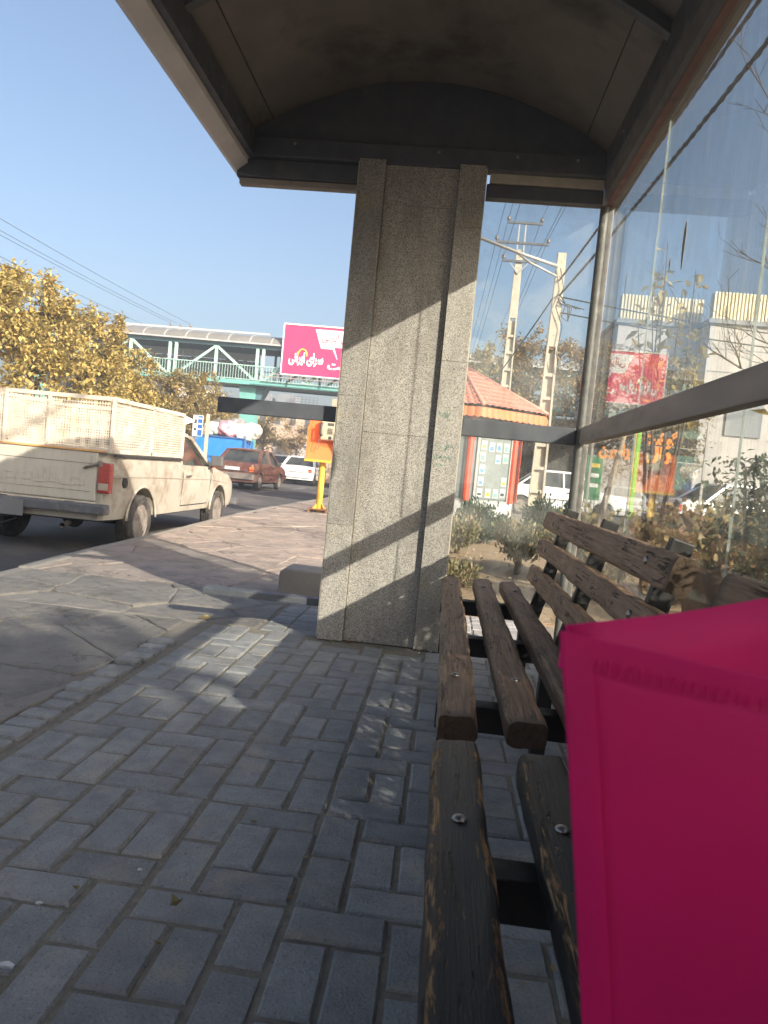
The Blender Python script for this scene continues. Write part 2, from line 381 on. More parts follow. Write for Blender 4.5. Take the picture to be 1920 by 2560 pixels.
# kerb stones
y = -6.0; k = 0
while y < 34:
    L = U(.7, 1.05); a, b = y + .006, y + L - .006
    m = MB(); dz = U(-.012, .004)
    xa, xb = kerbx(a), kerbx(b)
    m.add([(xa-.03,a,RZ-.05),(xa+.12,a,RZ-.05),(xb+.12,b,RZ-.05),(xb-.03,b,RZ-.05),(xa,a,dz),(xa+.12,a,dz+.003),(xb+.12,b,dz+.003),(xb,b,dz)],
          [(3,2,1,0),(4,5,6,7),(0,1,5,4),(1,2,6,5),(2,3,7,6),(3,0,4,7)])
    m.build('kerb_stone', M['kerb'], bed, bevel=.014, seg=2); y += L
# sandy planting bed right of the footway, gently uneven
g = MB(); nx, ny = 46, 64
def soilz(x, y):
    e = min(1, max(0, (x - .1) / .5)) if y > 5 else min(1, max(0, (x - .85) / .4))
    return -.03 + e * (.045 * noise.noise(Vector((x*.9, y*.9, 0))) + .02 * noise.noise(Vector((x*4, y*4, 3))) + .02)
vs_ = []
for j in range(ny+1):
    for i in range(nx+1):
        yy = -8 + 24.5 * (j/ny); xx = -.05 + 9.5 * (i/nx)**1.3
        vs_.append((xx, yy, soilz(xx, yy) if (yy > 4.9 or xx > .8) else -.05))
g.add(vs_, [(j*(nx+1)+i, j*(nx+1)+i+1, (j+1)*(nx+1)+i+1, (j+1)*(nx+1)+i) for j in range(ny) for i in range(nx)])
soil = tag(g.build('planting_bed', M['soil'], fix=False, smooth=True), kind='structure')
g = MB(); g.add([(-.05,16.4,-.02),(60,16.4,-.02),(60,60,-.02),(-.05,60,-.02)], [(0,1,2,3)]); g.add([(9.2,-10,-.02),(60,-10,-.02),(60,16.4,-.02),(9.2,16.4,-.02)], [(0,1,2,3)])
tag(g.build('side_street', M['asphalt'], fix=False), kind='structure')

# ---- pavers: block pattern of the photograph, unit 106 mm, period 3 x 8
UN = .106; X0 = -.235
def cell_pattern():
    out = []
    out += [('H',0,3),('VL',0,1),('VL',1,1),('H',0,0),('VL',2,2),('VL',2,0)]
    out += [('VL',0,4),('VL',0,6),('H',1,4),('VL',1,5),('VL',2,5),('H',1,7)]
    return out
bricks = []
for cu in range(-3, 4):
    for cv in range(-5, 6):
        for kind, u, v in cell_pattern():
            uu = cu*3 + u; vv = cv*8 + v + 2
            x0 = X0 + uu*UN; y0 = vv*UN
            w, l = (2, 1) if kind == 'H' else (1, 2)
            cx, cy = x0 + w*UN/2, y0 + l*UN/2
            if cx < -1.19 or cx > .80 or cy > 3.86 or cy < -3.2: continue
            if cy > 3.80 and -.64 < cx < .1: continue
            bricks.append((cx, cy, kind))
# beyond the pillar: plain stretcher courses
yy = 3.92; rowi = 0
while yy < 4.9:
    xx = -.93 + (0 if rowi % 2 else .0)
    xs = [-.93, -.80, -.59, -.38, -.17, .04, .25, .46, .67]
    for a, b in zip(xs, xs[1:]):
        cx = (a + b) / 2
        if yy < 4.32 and -.66 < cx < .12: continue
        bricks.append((cx, yy + .05, 'R%.3f' % (b - a)))
    yy += UN; rowi += 1
def paver_mesh(L, W, seed):
    random.seed(seed); m = MB(); hb = .055
    def ring(ins, z, jit):
        pts = []
        for sx, sy in ((-1,-1),(0,-1),(1,-1),(1,0),(1,1),(0,1),(-1,1),(-1,0)):
            pts.append((sx*(L/2-ins) + U(-jit,jit), sy*(W/2-ins) + U(-jit,jit), z + U(-jit,jit)*.5))
        return pts
    r0, r1, r2 = ring(0, -hb, 0), ring(.0005, -.007, .0008), ring(.0065, 0, .0012)
    m.add(r0 + r1 + r2, [(i, (i+1)%8, 8+(i+1)%8, 8+i) for i in range(8)] + [(8+i, 8+(i+1)%8, 16+(i+1)%8, 16+i) for i in range(8)])
    c = len(m.v); m.v.append((0, 0, .0008)); m.f += [(16+i, 16+(i+1)%8, c) for i in range(8)]
    return m
PM = []
for k in range(5):
    me = paver_mesh(.199, .0985, 40 + k).mesh('paver'); me.materials.append(M['paver']); PM.append(me)
random.seed(11)
scored = []
for bx_, by_, kd in bricks:
    p = project((bx_, by_, 0)); s = 0
    if p and -60 < p[0] < 1980 and -60 < p[1] < 2640: s = 1.0 / (p[2]**3) + 1e-4
    scored.append((s, bx_, by_, kd))
scored.sort(reverse=True)
rest = MB()
for i, (s, bx_, by_, kd) in enumerate(scored):
    H = kd[0] == 'H'; dz = U(-.0035, .0035); rz = (0 if kd[0] in 'HR' else pi/2) + U(-.012, .012) + (pi if R() < .5 else 0)
    tx, ty = U(-.008, .008), U(-.008, .008)
    if kd[0] == 'R': sc = float(kd[1:]) / .2
    else: sc = 1
    if i < 300 and s > 0:
        o = bpy.data.objects.new('paver', random.choice(PM)); COL.objects.link(o); o.parent = bed
        o.location = (bx_ + U(-.0015,.0015), by_ + U(-.0015,.0015), dz); o.rotation_euler = (tx, ty, rz)
        if sc != 1: o.scale = (sc * .97, 1, 1)
    else:
        me = random.choice(PM); mt = Matrix.Translation((bx_, by_, dz)) @ Matrix.Rotation(rz, 4, 'Z') @ Matrix.Diagonal((sc*.97 if sc != 1 else 1, 1, 1, 1))
        rest.add([mt @ v.co for v in me.vertices], [tuple(p.vertices) for p in me.polygons])
tag(rest.build('paver_field', M['paver'], bed, fix=False, world=False), kind='stuff')
g = MB(); g.add([(-1.20,-3.2,-.0065),(.80,-3.2,-.0065),(.80,4.94,-.0065),(-.94,4.94,-.0065),(-.94,3.9,-.0065),(-1.20,3.9,-.0065)], [(0,1,2,3,4,5)])
g.build('sand_bed', M['sand_joint'], bed, fix=False)
# edge row of short cobbles
y = .2
while y < 3.45:
    w = U(.088, .105); m = MB(); m.box(-1.335+U(-.012,.012), -1.222+U(-.006,.004), y, y + w - .020, -.04, U(.004, .020))
    m.build('edging_cobble', M['paver'], bed, bevel=.012, seg=2); y += w
# ---- crazy-paved flagstones (clipped Voronoi cells)
def clip(poly, a, b, c):          # keep a*x+b*y<=c
    out = []
    for i in range(len(poly)):
        p, q = poly[i], poly[(i+1) % len(poly)]
        dp, dq = a*p[0]+b*p[1]-c, a*q[0]+b*q[1]-c
        if dp <= 0: out.append(p)
        if dp * dq < 0:
            t = dp / (dp - dq); out.append((p[0]+t*(q[0]-p[0]), p[1]+t*(q[1]-p[1])))
    return out
def inset(poly, d):
    n = len(poly); cx = sum(p[0] for p in poly)/n; cy = sum(p[1] for p in poly)/n; out = poly[:]
    for i in range(n):
        p, q = poly[i], poly[(i+1) % n]; ex, ey = q[0]-p[0], q[1]-p[1]; l = sqrt(ex*ex+ey*ey)
        if l < 1e-6: continue
        nx_, ny_ = ey/l, -ex/l
        if (cx-p[0])*nx_ + (cy-p[1])*ny_ > 0: nx_, ny_ = -nx_, -ny_
        out = clip(out, nx_, ny_, nx_*p[0]+ny_*p[1]-d)
        if len(out) < 3: return []
    return out
def crazy(x0, x1, y0, y1, sp, mat, seed, limits):
    random.seed(seed); seeds = []
    j = 0; y = y0 - sp
    while y < y1 + sp:
        x = x0 - sp
        while x < x1 + sp:
            seeds.append((x + U(-.42,.42)*sp, y + U(-.42,.42)*sp)); x += sp
        y += sp * U(.8, 1.2)
    for sx, sy in seeds:
        poly = [(sx-2*sp,sy-2*sp),(sx+2*sp,sy-2*sp),(sx+2*sp,sy+2*sp),(sx-2*sp,sy+2*sp)]
        for tx, ty in seeds:
            if (tx, ty) == (sx, sy) or abs(tx-sx) > 3*sp or abs(ty-sy) > 3*sp: continue
            poly = clip(poly, tx-sx, ty-sy, ((tx*tx+ty*ty)-(sx*sx+sy*sy))/2)
            if len(poly) < 3: break
        if len(poly) < 3: continue
        poly = clip(clip(poly, 0, -1, -y0), 0, 1, y1)
        if len(poly) < 3: continue
        cy = sum(p[1] for p in poly)/len(poly)
        ka, kb = kerbx(cy-.4)+.135, kerbx(cy+.4)+.135; sl_ = (kb-ka)/.8
        poly = clip(poly, -1, sl_, -(ka - sl_*(cy-.4)))
        poly = clip(poly, 1, 0, limits)
        if len(poly) < 3: continue
        # wobble the edges
        w = []
        for i in range(len(poly)):
            p, q = poly[i], poly[(i+1)%len(poly)]
            L = sqrt((q[0]-p[0])**2+(q[1]-p[1])**2); k = max(1, int(L/.13))
            for t in range(k):
                f = t/k; xx = p[0]+(q[0]-p[0])*f; yy2 = p[1]+(q[1]-p[1])*f; 
                if 0 < t: xx += U(-.010,.010); yy2 += U(-.010,.010)
                w.append((xx, yy2))
        a = inset(poly, U(.004,.010))
        if len(a) < 3: continue
        cx = sum(p[0] for p in w)/len(w); cy = sum(p[1] for p in w)/len(w)
        area = abs(sum(w[i][0]*w[(i+1)%len(w)][1]-w[(i+1)%len(w)][0]*w[i][1] for i in range(len(w))))/2
        if area < .02: continue
        sh = lambda f: [(cx+(p[0]-cx)*f, cy+(p[1]-cy)*f) for p in w]
        r = sqrt(area); f1 = 1 - .006/r; f2 = 1 - .030/r
        h = U(-.001, .008); ax_, ay_ = U(-.01,.01), U(-.01,.01)
        zz = lambda p, e: h + e + (p[0]-cx)*ax_ + (p[1]-cy)*ay_ + .004*noise.noise(Vector((p[0]*5,p[1]*5,0)))
        n = len(w); m = MB()
        m.add([(p[0],p[1],-.03) for p in sh(f1)] + [(p[0],p[1],zz(p,-.006)) for p in sh(f1)] + [(p[0],p[1],zz(p,0)) for p in sh(f2)] + [(cx,cy,h+U(-.003,.004))],
              [(i,(i+1)%n,n+(i+1)%n,n+i) for i in range(n)] + [(n+i,n+(i+1)%n,2*n+(i+1)%n,2*n+i) for i in range(n)] + [(2*n+i,2*n+(i+1)%n,3*n) for i in range(n)])
        m.build('flagstone', mat, bed)
crazy(-3.2, -1.3, -.5, 3.93, .72, M['flag_shaded'], 3, -1.345)
crazy(-3.4, -.9, 3.93, 4.95, .62, M['flag_shaded'], 4, -.95)
crazy(-3.6, .05, 4.95, 17.5, .66, M['flag'], 5, .0)
random.seed(21)

# ================================================================== BUS SHELTER
SH = thing('bus_shelter', 'bus shelter with speckled granite pillar, dark vaulted roof and glass rear wall', 'bus shelter', (-.3, 3.95, 0))
PY = 3.85
pil = MB().box(-.585, .035, 3.92, 4.24, -.05, 2.50).build('pillar', M['granite_edge'], SH)
def slab(x0, x1, y0, y1, z0, z1): MB().box(x0, x1, y0, y1, z0, z1).build('granite_slab', M['granite'], pil, bevel=.0015, seg=1)
for (x0, x1), cuts in (((-.603, -.466), [0, .62, 1.30, 1.93, 2.515]), ((-.085, .050), [0, .78, 1.52, 2.20, 2.515])):
    for a, b in zip(cuts, cuts[1:]): slab(x0, x1, PY, 3.918, a + .0004, b - .0004)
for a, b in zip([0, 1.12, 2.30], [1.12, 2.30, 2.515]): slab(-.464, -.087, PY + .032, 3.918, a + .0004, b - .0004)
for a, b in zip([0, .9, 1.75], [.9, 1.75, 2.49]):
    slab(-.603, -.587, 3.92, 4.25, a + .0004, b - .0004); slab(.037, .050, 3.92, 4.25, a + .0004, b - .0004)
slab(-.585, .035, 4.242, 4.26, .001, 2.49)
# thin cream mortar lips on slab edges
for x in (-.6055, .0525): MB().box(x-.0022, x+.0022, PY+.004, PY+.05, .01, 2.5).build('slab_edge', M['granite_edge'], pil)
# faded green scribbles on the right strip
M['green_ink'] = pmat('green_marker', (.10, .26, .19), (.22, .32, .25), 130, .8)
random.seed(5)
for (zx, n) in ((1.24, 4), (1.075, 7), (1.02, 6), (.975, 4)):
    x = -.075
    for k in range(n):
        pts = [(x + .013*t + U(-.005,.005), PY-.0008, zx + U(-.014,.016)) for t in (0, .4, .8, 1.2)]
        MB().tube(pts, .0017, 4).build('scribble', M['green_ink'], pil); x += .0155
# second pillar behind the camera carries the other end of the roof
MB().box(-.60, .05, -2.45, -2.05, -.05, 2.5).build('pillar', M['granite'], SH)

# ---- roof
RY0, RY1 = -2.4, 4.02
ARC = []
for i in range(25):
    t = -1 + 2*i/24; ARC.append((-.275 + .945*t, 2.625 + .315 * (1 - t*t)))
m = MB(); top = [(x, z + .035) for x, z in ARC]; prof = ARC + top[::-1]
m.loft([[(x, y, z) for x, z in prof] for y in (RY0, -.8, .8, 2.4, RY1 + .06)])
m.build('roof', M['roof_in'], SH, smooth=True, sharp=40)
for y in (2.86, 1.05, -.75):
    m = MB(); a = [(x, z - .002) for x, z in ARC[0:25]]; b = [(x, z - .05) for x, z in ARC[0:25]]
    m.loft([[(x, yy, z) for x, z in a + b[::-1]] for yy in (y - .045, y)])
    m.build('roof_rib', M['steel'], SH, sharp=40)
for x in (-1.085, .535):
    z = 2.625 + .315 * (1 - ((x + .275)/.945)**2)
    MB().box(x-.002, x+.002, RY0, RY1-.1, z-.004, z-.001).build('lining_seam', M['black_iron'], SH)
# gable panel and cross beams
m = MB(); gp = [(x, z - .002) for x, z in ARC]; m.prism(gp + [(ARC[-1][0], 2.60), (ARC[0][0], 2.60)], 3.90, 3.93, 'y')
m.build('gable_panel', M['steel'], SH)
MB().box(-1.20, .655, 3.86, 3.935, 2.50, 2.598).build('cross_beam', M['steel'], SH, bevel=.006)
MB().box(-1.262, -.608, 3.90, 3.98, 2.405, 2.499).build('end_beam', M['steel'], SH, bevel=.006)
MB().box(-1.248, -.608, 3.915, 3.965, 2.372, 2.403).build('end_beam_lip', M['steel_tan'], SH, bevel=.003)
MB().box(.072, .65, 3.90, 3.955, 2.452, 2.499).build('timber_strip', M['granite_edge'], SH, bevel=.003)
MB().box(.058, .655, 3.91, 3.97, 2.378, 2.45).build('end_beam', M['steel'], SH, bevel=.006)
# street-side fascia
m = MB(); m.prism([(-1.285,2.438),(-1.262,2.43),(-1.205,2.475),(-1.200,2.60),(-1.21,2.66),(-1.285,2.66)], RY0-.03, RY1+.07, 'y'); m.build('fascia', M['roof_trim'], SH)
MB().box(-1.199, -1.165, RY0, RY1-.16, 2.50, 2.625).build('fascia_lining', M['steel'], SH)
# rear beam
MB().box(.645, .66, RY0, RY1, 2.50, 2.63).build('rear_beam_lining', M['steel'], SH)
m = MB(); m.prism([(.655,2.505),(.668,2.43),(.705,2.385),(.745,2.385),(.745,2.66),(.662,2.66)], RY0, RY1+.05, 'y'); m.build('rear_beam', M['beam_grey'], SH)
MB().box(.672, .703, RY0, 3.93, 2.378, 2.384).build('rear_beam_cover', M['roof_red'], SH)
# posts, rails
for y in (3.945,):
    m = MB(); m.lathe([(.024, 0), (.024, 2.38)], (.674, y, 0), 'z', 14); m.build('post', M['post'], SH, smooth=True, sharp=40)
MB().box(.69, .72, 3.93, 3.96, 0, 2.38).build('post_flange', M['post'], SH, bevel=.004)
for y in (-2.3,):
    MB().lathe([(.024, 0), (.024, 2.38)], (.674, y, 0), 'z', 14).build('post', M['post'], SH, smooth=True, sharp=40)
MB().box(-1.272, -.606, 3.93, 3.985, 1.160, 1.242).build('end_rail', M['steel'], SH, bevel=.005)
MB().box(.056, .649, 3.93, 3.985, 1.150, 1.240).build('end_rail', M['steel'], SH, bevel=.005)
MB().box(-1.272, -.606, 3.93, 4.01, .156, .196).build('foot_rail', M['steel'], SH, bevel=.006)
MB().box(.666, .712, -2.3, 3.915, 1.160, 1.245).build('rear_rail', M['steel_tan'], SH, bevel=.005)
MB().box(.69, .735, -2.3, 3.92, .10, .16).build('rear_foot_rail', M['steel'], SH, bevel=.005)
# glass panes: rear wall and end wall
ycut = [3.915, 2.99, 1.915, .84, -.235, -1.31, -2.3]
for a, b in zip(ycut, ycut[1:]):
    for z0, z1 in ((.162, 1.20), (1.203, 2.383)):
        MB().box(.718, .726, b + .0015, a - .0015, z0, z1).build('glass_pane', M['glass'], SH)
for y in ycut[1:-1]: MB().box(.7185, .7255, y-.0006, y+.0006, .165, 2.38).build('pane_joint', M['edge_glass'], SH)
MB().box(.054, .650, 3.953, 3.960, .20, 1.148).build('glass_pane', M['glass'], SH)
MB().box(.054, .650, 3.953, 3.960, 1.244, 2.376).build('glass_pane', M['glass'], SH)
# peeled tape and splashes on the rear glass
M['tape'] = pmat('old_tape', (.30, .29, .25), (.2, .2, .18), 30, .8)
for (y, z, dy, dz) in ((3.45, 1.86, .006, .06), (2.60, 1.78, .018, .10), (2.75, 1.76, .01, .03)):
    m = MB(); k = 9
    pts = [(.7165, y + dy*(.6+.4*R())*cos(2*pi*i/k), z + dz*(.6+.4*R())*sin(2*pi*i/k)) for i in range(k)]
    m.add(pts + [(.7175, p[1], p[2]) for p in pts], [tuple(range(k)), tuple(range(2*k-1, k-1, -1))] + [(i,k+i,k+(i+1)%k,(i+1)%k) for i in range(k)])
    m.build('tape_scrap', M['tape'], SH)

# bolts along the rear beam, fascia lining and gable, rust runs below some
M['rust_run'] = pmat('rust_stain', (.20, .10, .055), (.15, .08, .05), 20, .9)
for y in (3.5, 2.9, 2.3, 1.7, 1.1): MB().lathe([(.007,0),(.007,-.004),(.0001,-.006)], (.645, y, 2.56), 'x', 8).build('bolt', M['bolt'], SH)
for y in (3.3, 2.5, 1.7): MB().lathe([(.006,0),(.006,.004),(.0001,.006)], (-1.165, y, 2.56), 'x', 8).build('bolt', M['bolt'], SH)
for x in (-.95, -.2, .2, .5): MB().lathe([(.008,0),(.008,-.004),(.0001,-.006)], (x, 3.86, 2.57), 'y', 8).build('bolt', M['bolt'], SH)
# concrete foot of a removed seat beside the pillar
m = MB(); m.prism([(-1.07,.0),(-.40,.0),(-.40,.19),(-1.03,.20),(-1.068,.17)], 4.92, 5.20, 'y')
tag(m.build('concrete_block', M['kerb'], bevel=.02, seg=3), 'low rounded concrete block on the pavement just behind the foot rail', 'block')

# ================================================================== BENCHES
def plank(L, W, T, seed, name, mat, par, wob=.003):
    """rounded weathered plank along +y, centred in x, top at z=0; 'edge' marks the arrises"""
    random.seed(seed); secs = []; n = 40; r = min(W, T) * .26
    base = []; edge = []
    cs = ((W/2-r, -r, 0), (-W/2+r, -r, 90), (-W/2+r, -T+r, 180), (W/2-r, -T+r, 270))
    for ci, (cx, cy, a0) in enumerate(cs):
        for k in range(5):
            a = radians(a0 + 22.5*k); base.append((cx + r*cos(a), cy + r*sin(a))); edge.append(1.0 if 0 < k < 4 else .6)
        nx_, ny_, na = cs[(ci+1) % 4]; p = base[-1]; a = radians(na); q = (nx_ + r*cos(a), ny_ + r*sin(a))
        for f in (.12, .3, .5, .7, .88): base.append((p[0]+(q[0]-p[0])*f, p[1]+(q[1]-p[1])*f)); edge.append(.45 if f in (.12, .88) else 0.0)
    for i in range(n+1):
        t = i/n; e = min(t, 1-t)*L; s = 1.0 if e > .02 else .93 + .07*(e/.02)
        sec = []
        for k, (x, z) in enumerate(base):
            w = wob * noise.noise(Vector((x*30+seed*3.1, t*L*4.5, z*30)))
            w2 = wob*(.5+1.1*edge[k]) * noise.noise(Vector((x*40+seed, t*L*13, z*40+9)))
            sec.append((x*s + (w+w2)*(1 if x > 0 else -1), t*L, (z + T/2)*s - T/2 + (w+w2)*.7))
        secs.append(sec)
    o = MB().loft(secs).build(name, mat, par, smooth=True, sharp=60, world=False, fix=True)
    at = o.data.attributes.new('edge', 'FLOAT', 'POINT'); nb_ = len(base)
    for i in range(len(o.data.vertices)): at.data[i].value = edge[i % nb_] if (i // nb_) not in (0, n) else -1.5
    return o
def bolt_head(o, x, y, z, par, r=.011, ax='z'):
    prof = [(r,0),(r,.0015),(r*.8,.0042),(r*.4,.0058),(0.0001,.0062)]
    m = MB()
    if ax == 'z': m.lathe(prof, (x,y,z), 'z', 12)
    else: m.lathe([(a,-b) for a,b in prof], (x,y,z), 'x', 12)
    return m.build('bolt', M['bolt'], par, smooth=True, world=False)
SLX = [(.030,.115), (.170,.255), (.312,.395)]
BKX = [(.437,.512,.078,.052), (.463,.645,.076,.052), (.487,.770,.088,.054)]    # x of the face, z centre, height, thickness
def bench(y0, y1, label, mats, seed):
    T = thing('slatted_bench', label, 'bench', (.25, (y0+y1)/2, 0), group='slatted benches in the shelter')
    L = y1 - y0
    fy = [y0 + .62, y1 - .30] if L > 1.5 else [y0+.3, y1-.3]
    fy = [y0 + .30, (y0+y1)/2, y1 - .30]
    for i, (a, b) in enumerate(SLX):
        o = plank(L + U(-.02,.02), b - a, .058, seed + i, 'seat_slat', mats[0], T)
        o.location = ((a+b)/2 - .25, -L/2, .45 + (.004 if i == 1 else 0)); o.rotation_euler = (0, radians(-1.5), U(-.004,.004))
        for q in (fy[0], fy[2]): bolt_head(o, U(-.006,.006), q - y0, .0005, o)
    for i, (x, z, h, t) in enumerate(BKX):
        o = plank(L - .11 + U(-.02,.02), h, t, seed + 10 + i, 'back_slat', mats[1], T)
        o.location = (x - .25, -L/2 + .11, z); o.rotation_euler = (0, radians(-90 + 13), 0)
        for q in (fy[0], fy[2]): bolt_head(o, U(-.008,.008), q - y0 - .11, .0005, o)
    for q in fy:
        m = MB(); yq = q
        m.box(.03, .44, yq-.03, yq+.03, .325, .388)
        m.bar((.08, yq, 0), (.10, yq, .33), .05, .05); m.bar((.40, yq, 0), (.41, yq, .33), .05, .05)
        m.bar((.44, yq, .35), (.565, yq, .83), .055, .03, (0,1,0))
        m.build('iron_frame', M['black_iron'], T, bevel=.004)
    return T
random.seed(31)
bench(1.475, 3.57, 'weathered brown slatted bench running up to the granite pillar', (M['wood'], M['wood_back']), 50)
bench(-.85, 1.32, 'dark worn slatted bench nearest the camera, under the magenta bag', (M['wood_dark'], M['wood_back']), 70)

# ================================================================== MAGENTA BAG
def bag_mat():
    m, nt, b = newmat('magenta_nonwoven'); co = coords(nt)
    col = ramp(nt, noise_n(nt, co, 6, 5), [(.35, (.74, .018, .225)), (.65, (.81, .020, .25))])
    nt.links.new(col, b.inputs['Base Color']); b.inputs['Roughness'].default_value = .6
    tl = N(nt, 'BsdfTranslucent'); nt.links.new(col, tl.inputs[0]); mx = N(nt, 'MixShader'); mx.inputs[0].default_value = .5
    nt.links.new(b.outputs[0], mx.inputs[1]); nt.links.new(tl.outputs[0], mx.inputs[2]); nt.links.new(mx.outputs[0], nt.nodes['Material Output'].inputs[0])
    vo = N(nt, 'TexVoronoi'); vo.inputs['Scale'].default_value = 520; vo.inputs['Randomness'].default_value = 0; nt.links.new(co, vo.inputs['Vector'])
    bump(nt, b, vo.outputs['Distance'], .25, .001); return m
M['bag'] = bag_mat()
BAG = thing('tote_bag', 'magenta non-woven tote bag standing on the near bench at the right edge', 'bag', (.22, .42, .455))
def sheet(fn, nu, nv, th, name, par):
    P = [[Vector(fn(i/nu, j/nv)) for i in range(nu+1)] for j in range(nv+1)]
    m = MB(); vs = []; 
    for s_ in (0, 1):
        for j in range(nv+1):
            for i in range(nu+1): vs.append(P[j][i] + Vector((0, th*s_, 0)))
    W = nu+1; Q = W*(nv+1); fs = []
    for j in range(nv):
        for i in range(nu):
            a = j*W+i; fs += [(a,a+1,a+W+1,a+W), (Q+a,Q+a+W,Q+a+W+1,Q+a+1)]
    for i in range(nu): fs += [(i,Q+i,Q+i+1,i+1), (nv*W+i,nv*W+i+1,Q+nv*W+i+1,Q+nv*W+i)]
    for j in range(nv): fs += [(j*W,(j+1)*W,Q+(j+1)*W,Q+j*W), (j*W+nu,Q+j*W+nu,Q+(j+1)*W+nu,(j+1)*W+nu)]
    m.add(vs, fs); return m.build(name, M['bag'], par, smooth=True)
def front_p(u, v):
    x0 = .057 + .071*(1-v)
    x = x0 + u*.36; z = .455 + v*(.412 - .045*u) 
    y = .33 + .010*sin(3.1*u+5*v) + .006*sin(9*u+2)*v + .03*u
    return (x, y, z)
def back_p(u, v):
    x = .062 + .071*(1-v) + u*.36; z = .455 + v*(.411 + .020*u)
    return (x, .345 + .13*min(1, u*2.4)*(.6+.4*v) + .006*sin(9*u+3*v), z)
sheet(front_p, 20, 20, .0012, 'front_panel', BAG)
sheet(back_p, 16, 16, .0012, 'back_panel', BAG)
def gus(u, v):
    f = Vector(front_p(0, v)); b = Vector(back_p(0, v)); p = f.lerp(b, u); p.x += .02*sin(pi*u); p.z -= .03*sin(pi*u)*v; return p
def sheet_x(fn, name):
    nu, nv = 8, 16; m = MB(); vs = []
    for s_ in (0, .0012):
        for j in range(nv+1):
            for i in range(nu+1): p = Vector(fn(i/nu, j/nv)); p.x += s_; vs.append(p)
    W = nu+1; Q = W*(nv+1); fs = []
    for j in range(nv):
        for i in range(nu): a = j*W+i; fs += [(a,a+W,a+W+1,a+1), (Q+a,Q+a+1,Q+a+W+1,Q+a+W)]
    m.add(vs, fs); return m.build(name, M['bag'], BAG, smooth=True)
sheet_x(gus, 'gusset')
m = MB(); n_ = 20
m.add([Vector(front_p(.0, k/n_)) + Vector((.0005,-.0016,0)) for k in range(n_+1)] + [Vector(front_p(.035, k/n_)) + Vector((0,-.0016,0)) for k in range(n_+1)] + [Vector(front_p(.035, k/n_)) + Vector((.0002,-.0003,0)) for k in range(n_+1)],
      [(k,k+1,n_+2+k,n_+1+k) for k in range(n_)] + [(n_+1+k,n_+2+k,2*n_+3+k,2*n_+2+k) for k in range(n_)])
m.build('side_hem', M['bag'], BAG, fix=False)
m = MB()
for k in range(70):
    f = .04 + .9*k/70; p = Vector(front_p(f, .965)) + Vector((0,-.0022,0)); m.bar(p, p + Vector((.0002,0,.006)), .0009, .0006)
m.build('stitching', M['bag'], BAG, fix=False)
# sewn side hem and stitched top hem
m = MB(); m.tube([Vector(front_p(.0, k/20)) + Vector((.0,-.0006,0)) for k in range(21)], .0011, 6); m.build('side_seam', M['bag'], BAG, smooth=True)
m = MB()
for off in (.016,):
    m.add([Vector(front_p(k/20, 1)) + Vector((0,-.0012,0)) for k in range(21)] + [Vector(front_p(k/20, 1)) + Vector((0,-.0012,-off)) for k in range(21)], [(k,k+1,22+k,21+k) for k in range(20)])
m.build('top_hem', M['bag'], BAG, fix=False)
# ================================================================== lettering (Persian shaped by hand into presentation forms)
AR = {'ا':(0xFE8D,0xFE8E,0,0),'ی':(0xFBFC,0xFBFD,0xFBFE,0xFBFF),'ر':(0xFEAD,0xFEAE,0,0),'ن':(0xFEE5,0xFEE6,0xFEE7,0xFEE8),'س':(0xFEB1,0xFEB2,0xFEB3,0xFEB4),
      'گ':(0xFB92,0xFB93,0xFB94,0xFB95),'و':(0xFEED,0xFEEE,0,0),'ش':(0xFEB5,0xFEB6,0xFEB7,0xFEB8),'ت':(0xFE95,0xFE96,0xFE97,0xFE98),'ب':(0xFE8F,0xFE90,0xFE91,0xFE92),
      'ل':(0xFEDD,0xFEDE,0xFEDF,0xFEE0),'پ':(0xFB56,0xFB57,0xFB58,0xFB59),'چ':(0xFB7A,0xFB7B,0xFB7C,0xFB7D)}
def shape_fa(s):
    out = []
    for i, ch in enumerate(s):
        if ch not in AR: out.append(ch); continue
        f = AR[ch]; pj = i > 0 and s[i-1] in AR and AR[s[i-1]][2]; nj = i < len(s)-1 and s[i+1] in AR and f[2]
        out.append(chr(f[3] if pj and nj else f[2] if nj else f[1] if pj else f[0]))
    return ''.join(reversed(out))
def lettering(txt, size, mat, parent, loc, rot=(pi/2,0,0), ext=.01, off=0.0, width=None, name='lettering'):
    c = bpy.data.curves.new('txt', 'FONT'); c.body = shape_fa(txt); c.size = size; c.extrude = ext; c.offset = off; c.resolution_u = 2
    o = bpy.data.objects.new('txt', c); COL.objects.link(o)
    dg = bpy.context.evaluated_depsgraph_get(); me = bpy.data.meshes.new_from_object(o.evaluated_get(dg))
    bpy.data.objects.remove(o); me.name = name
    if width:
        xs = [v.co.x for v in me.vertices]; k = width / (max(xs)-min(xs)); x0 = min(xs)
        for v in me.vertices: v.co.x = (v.co.x - x0)*k
    me.materials.clear(); me.materials.append(mat)
    q = bpy.data.objects.new(name, me); COL.objects.link(q); q.parent = parent; q.location = loc; q.rotation_euler = rot
    return q

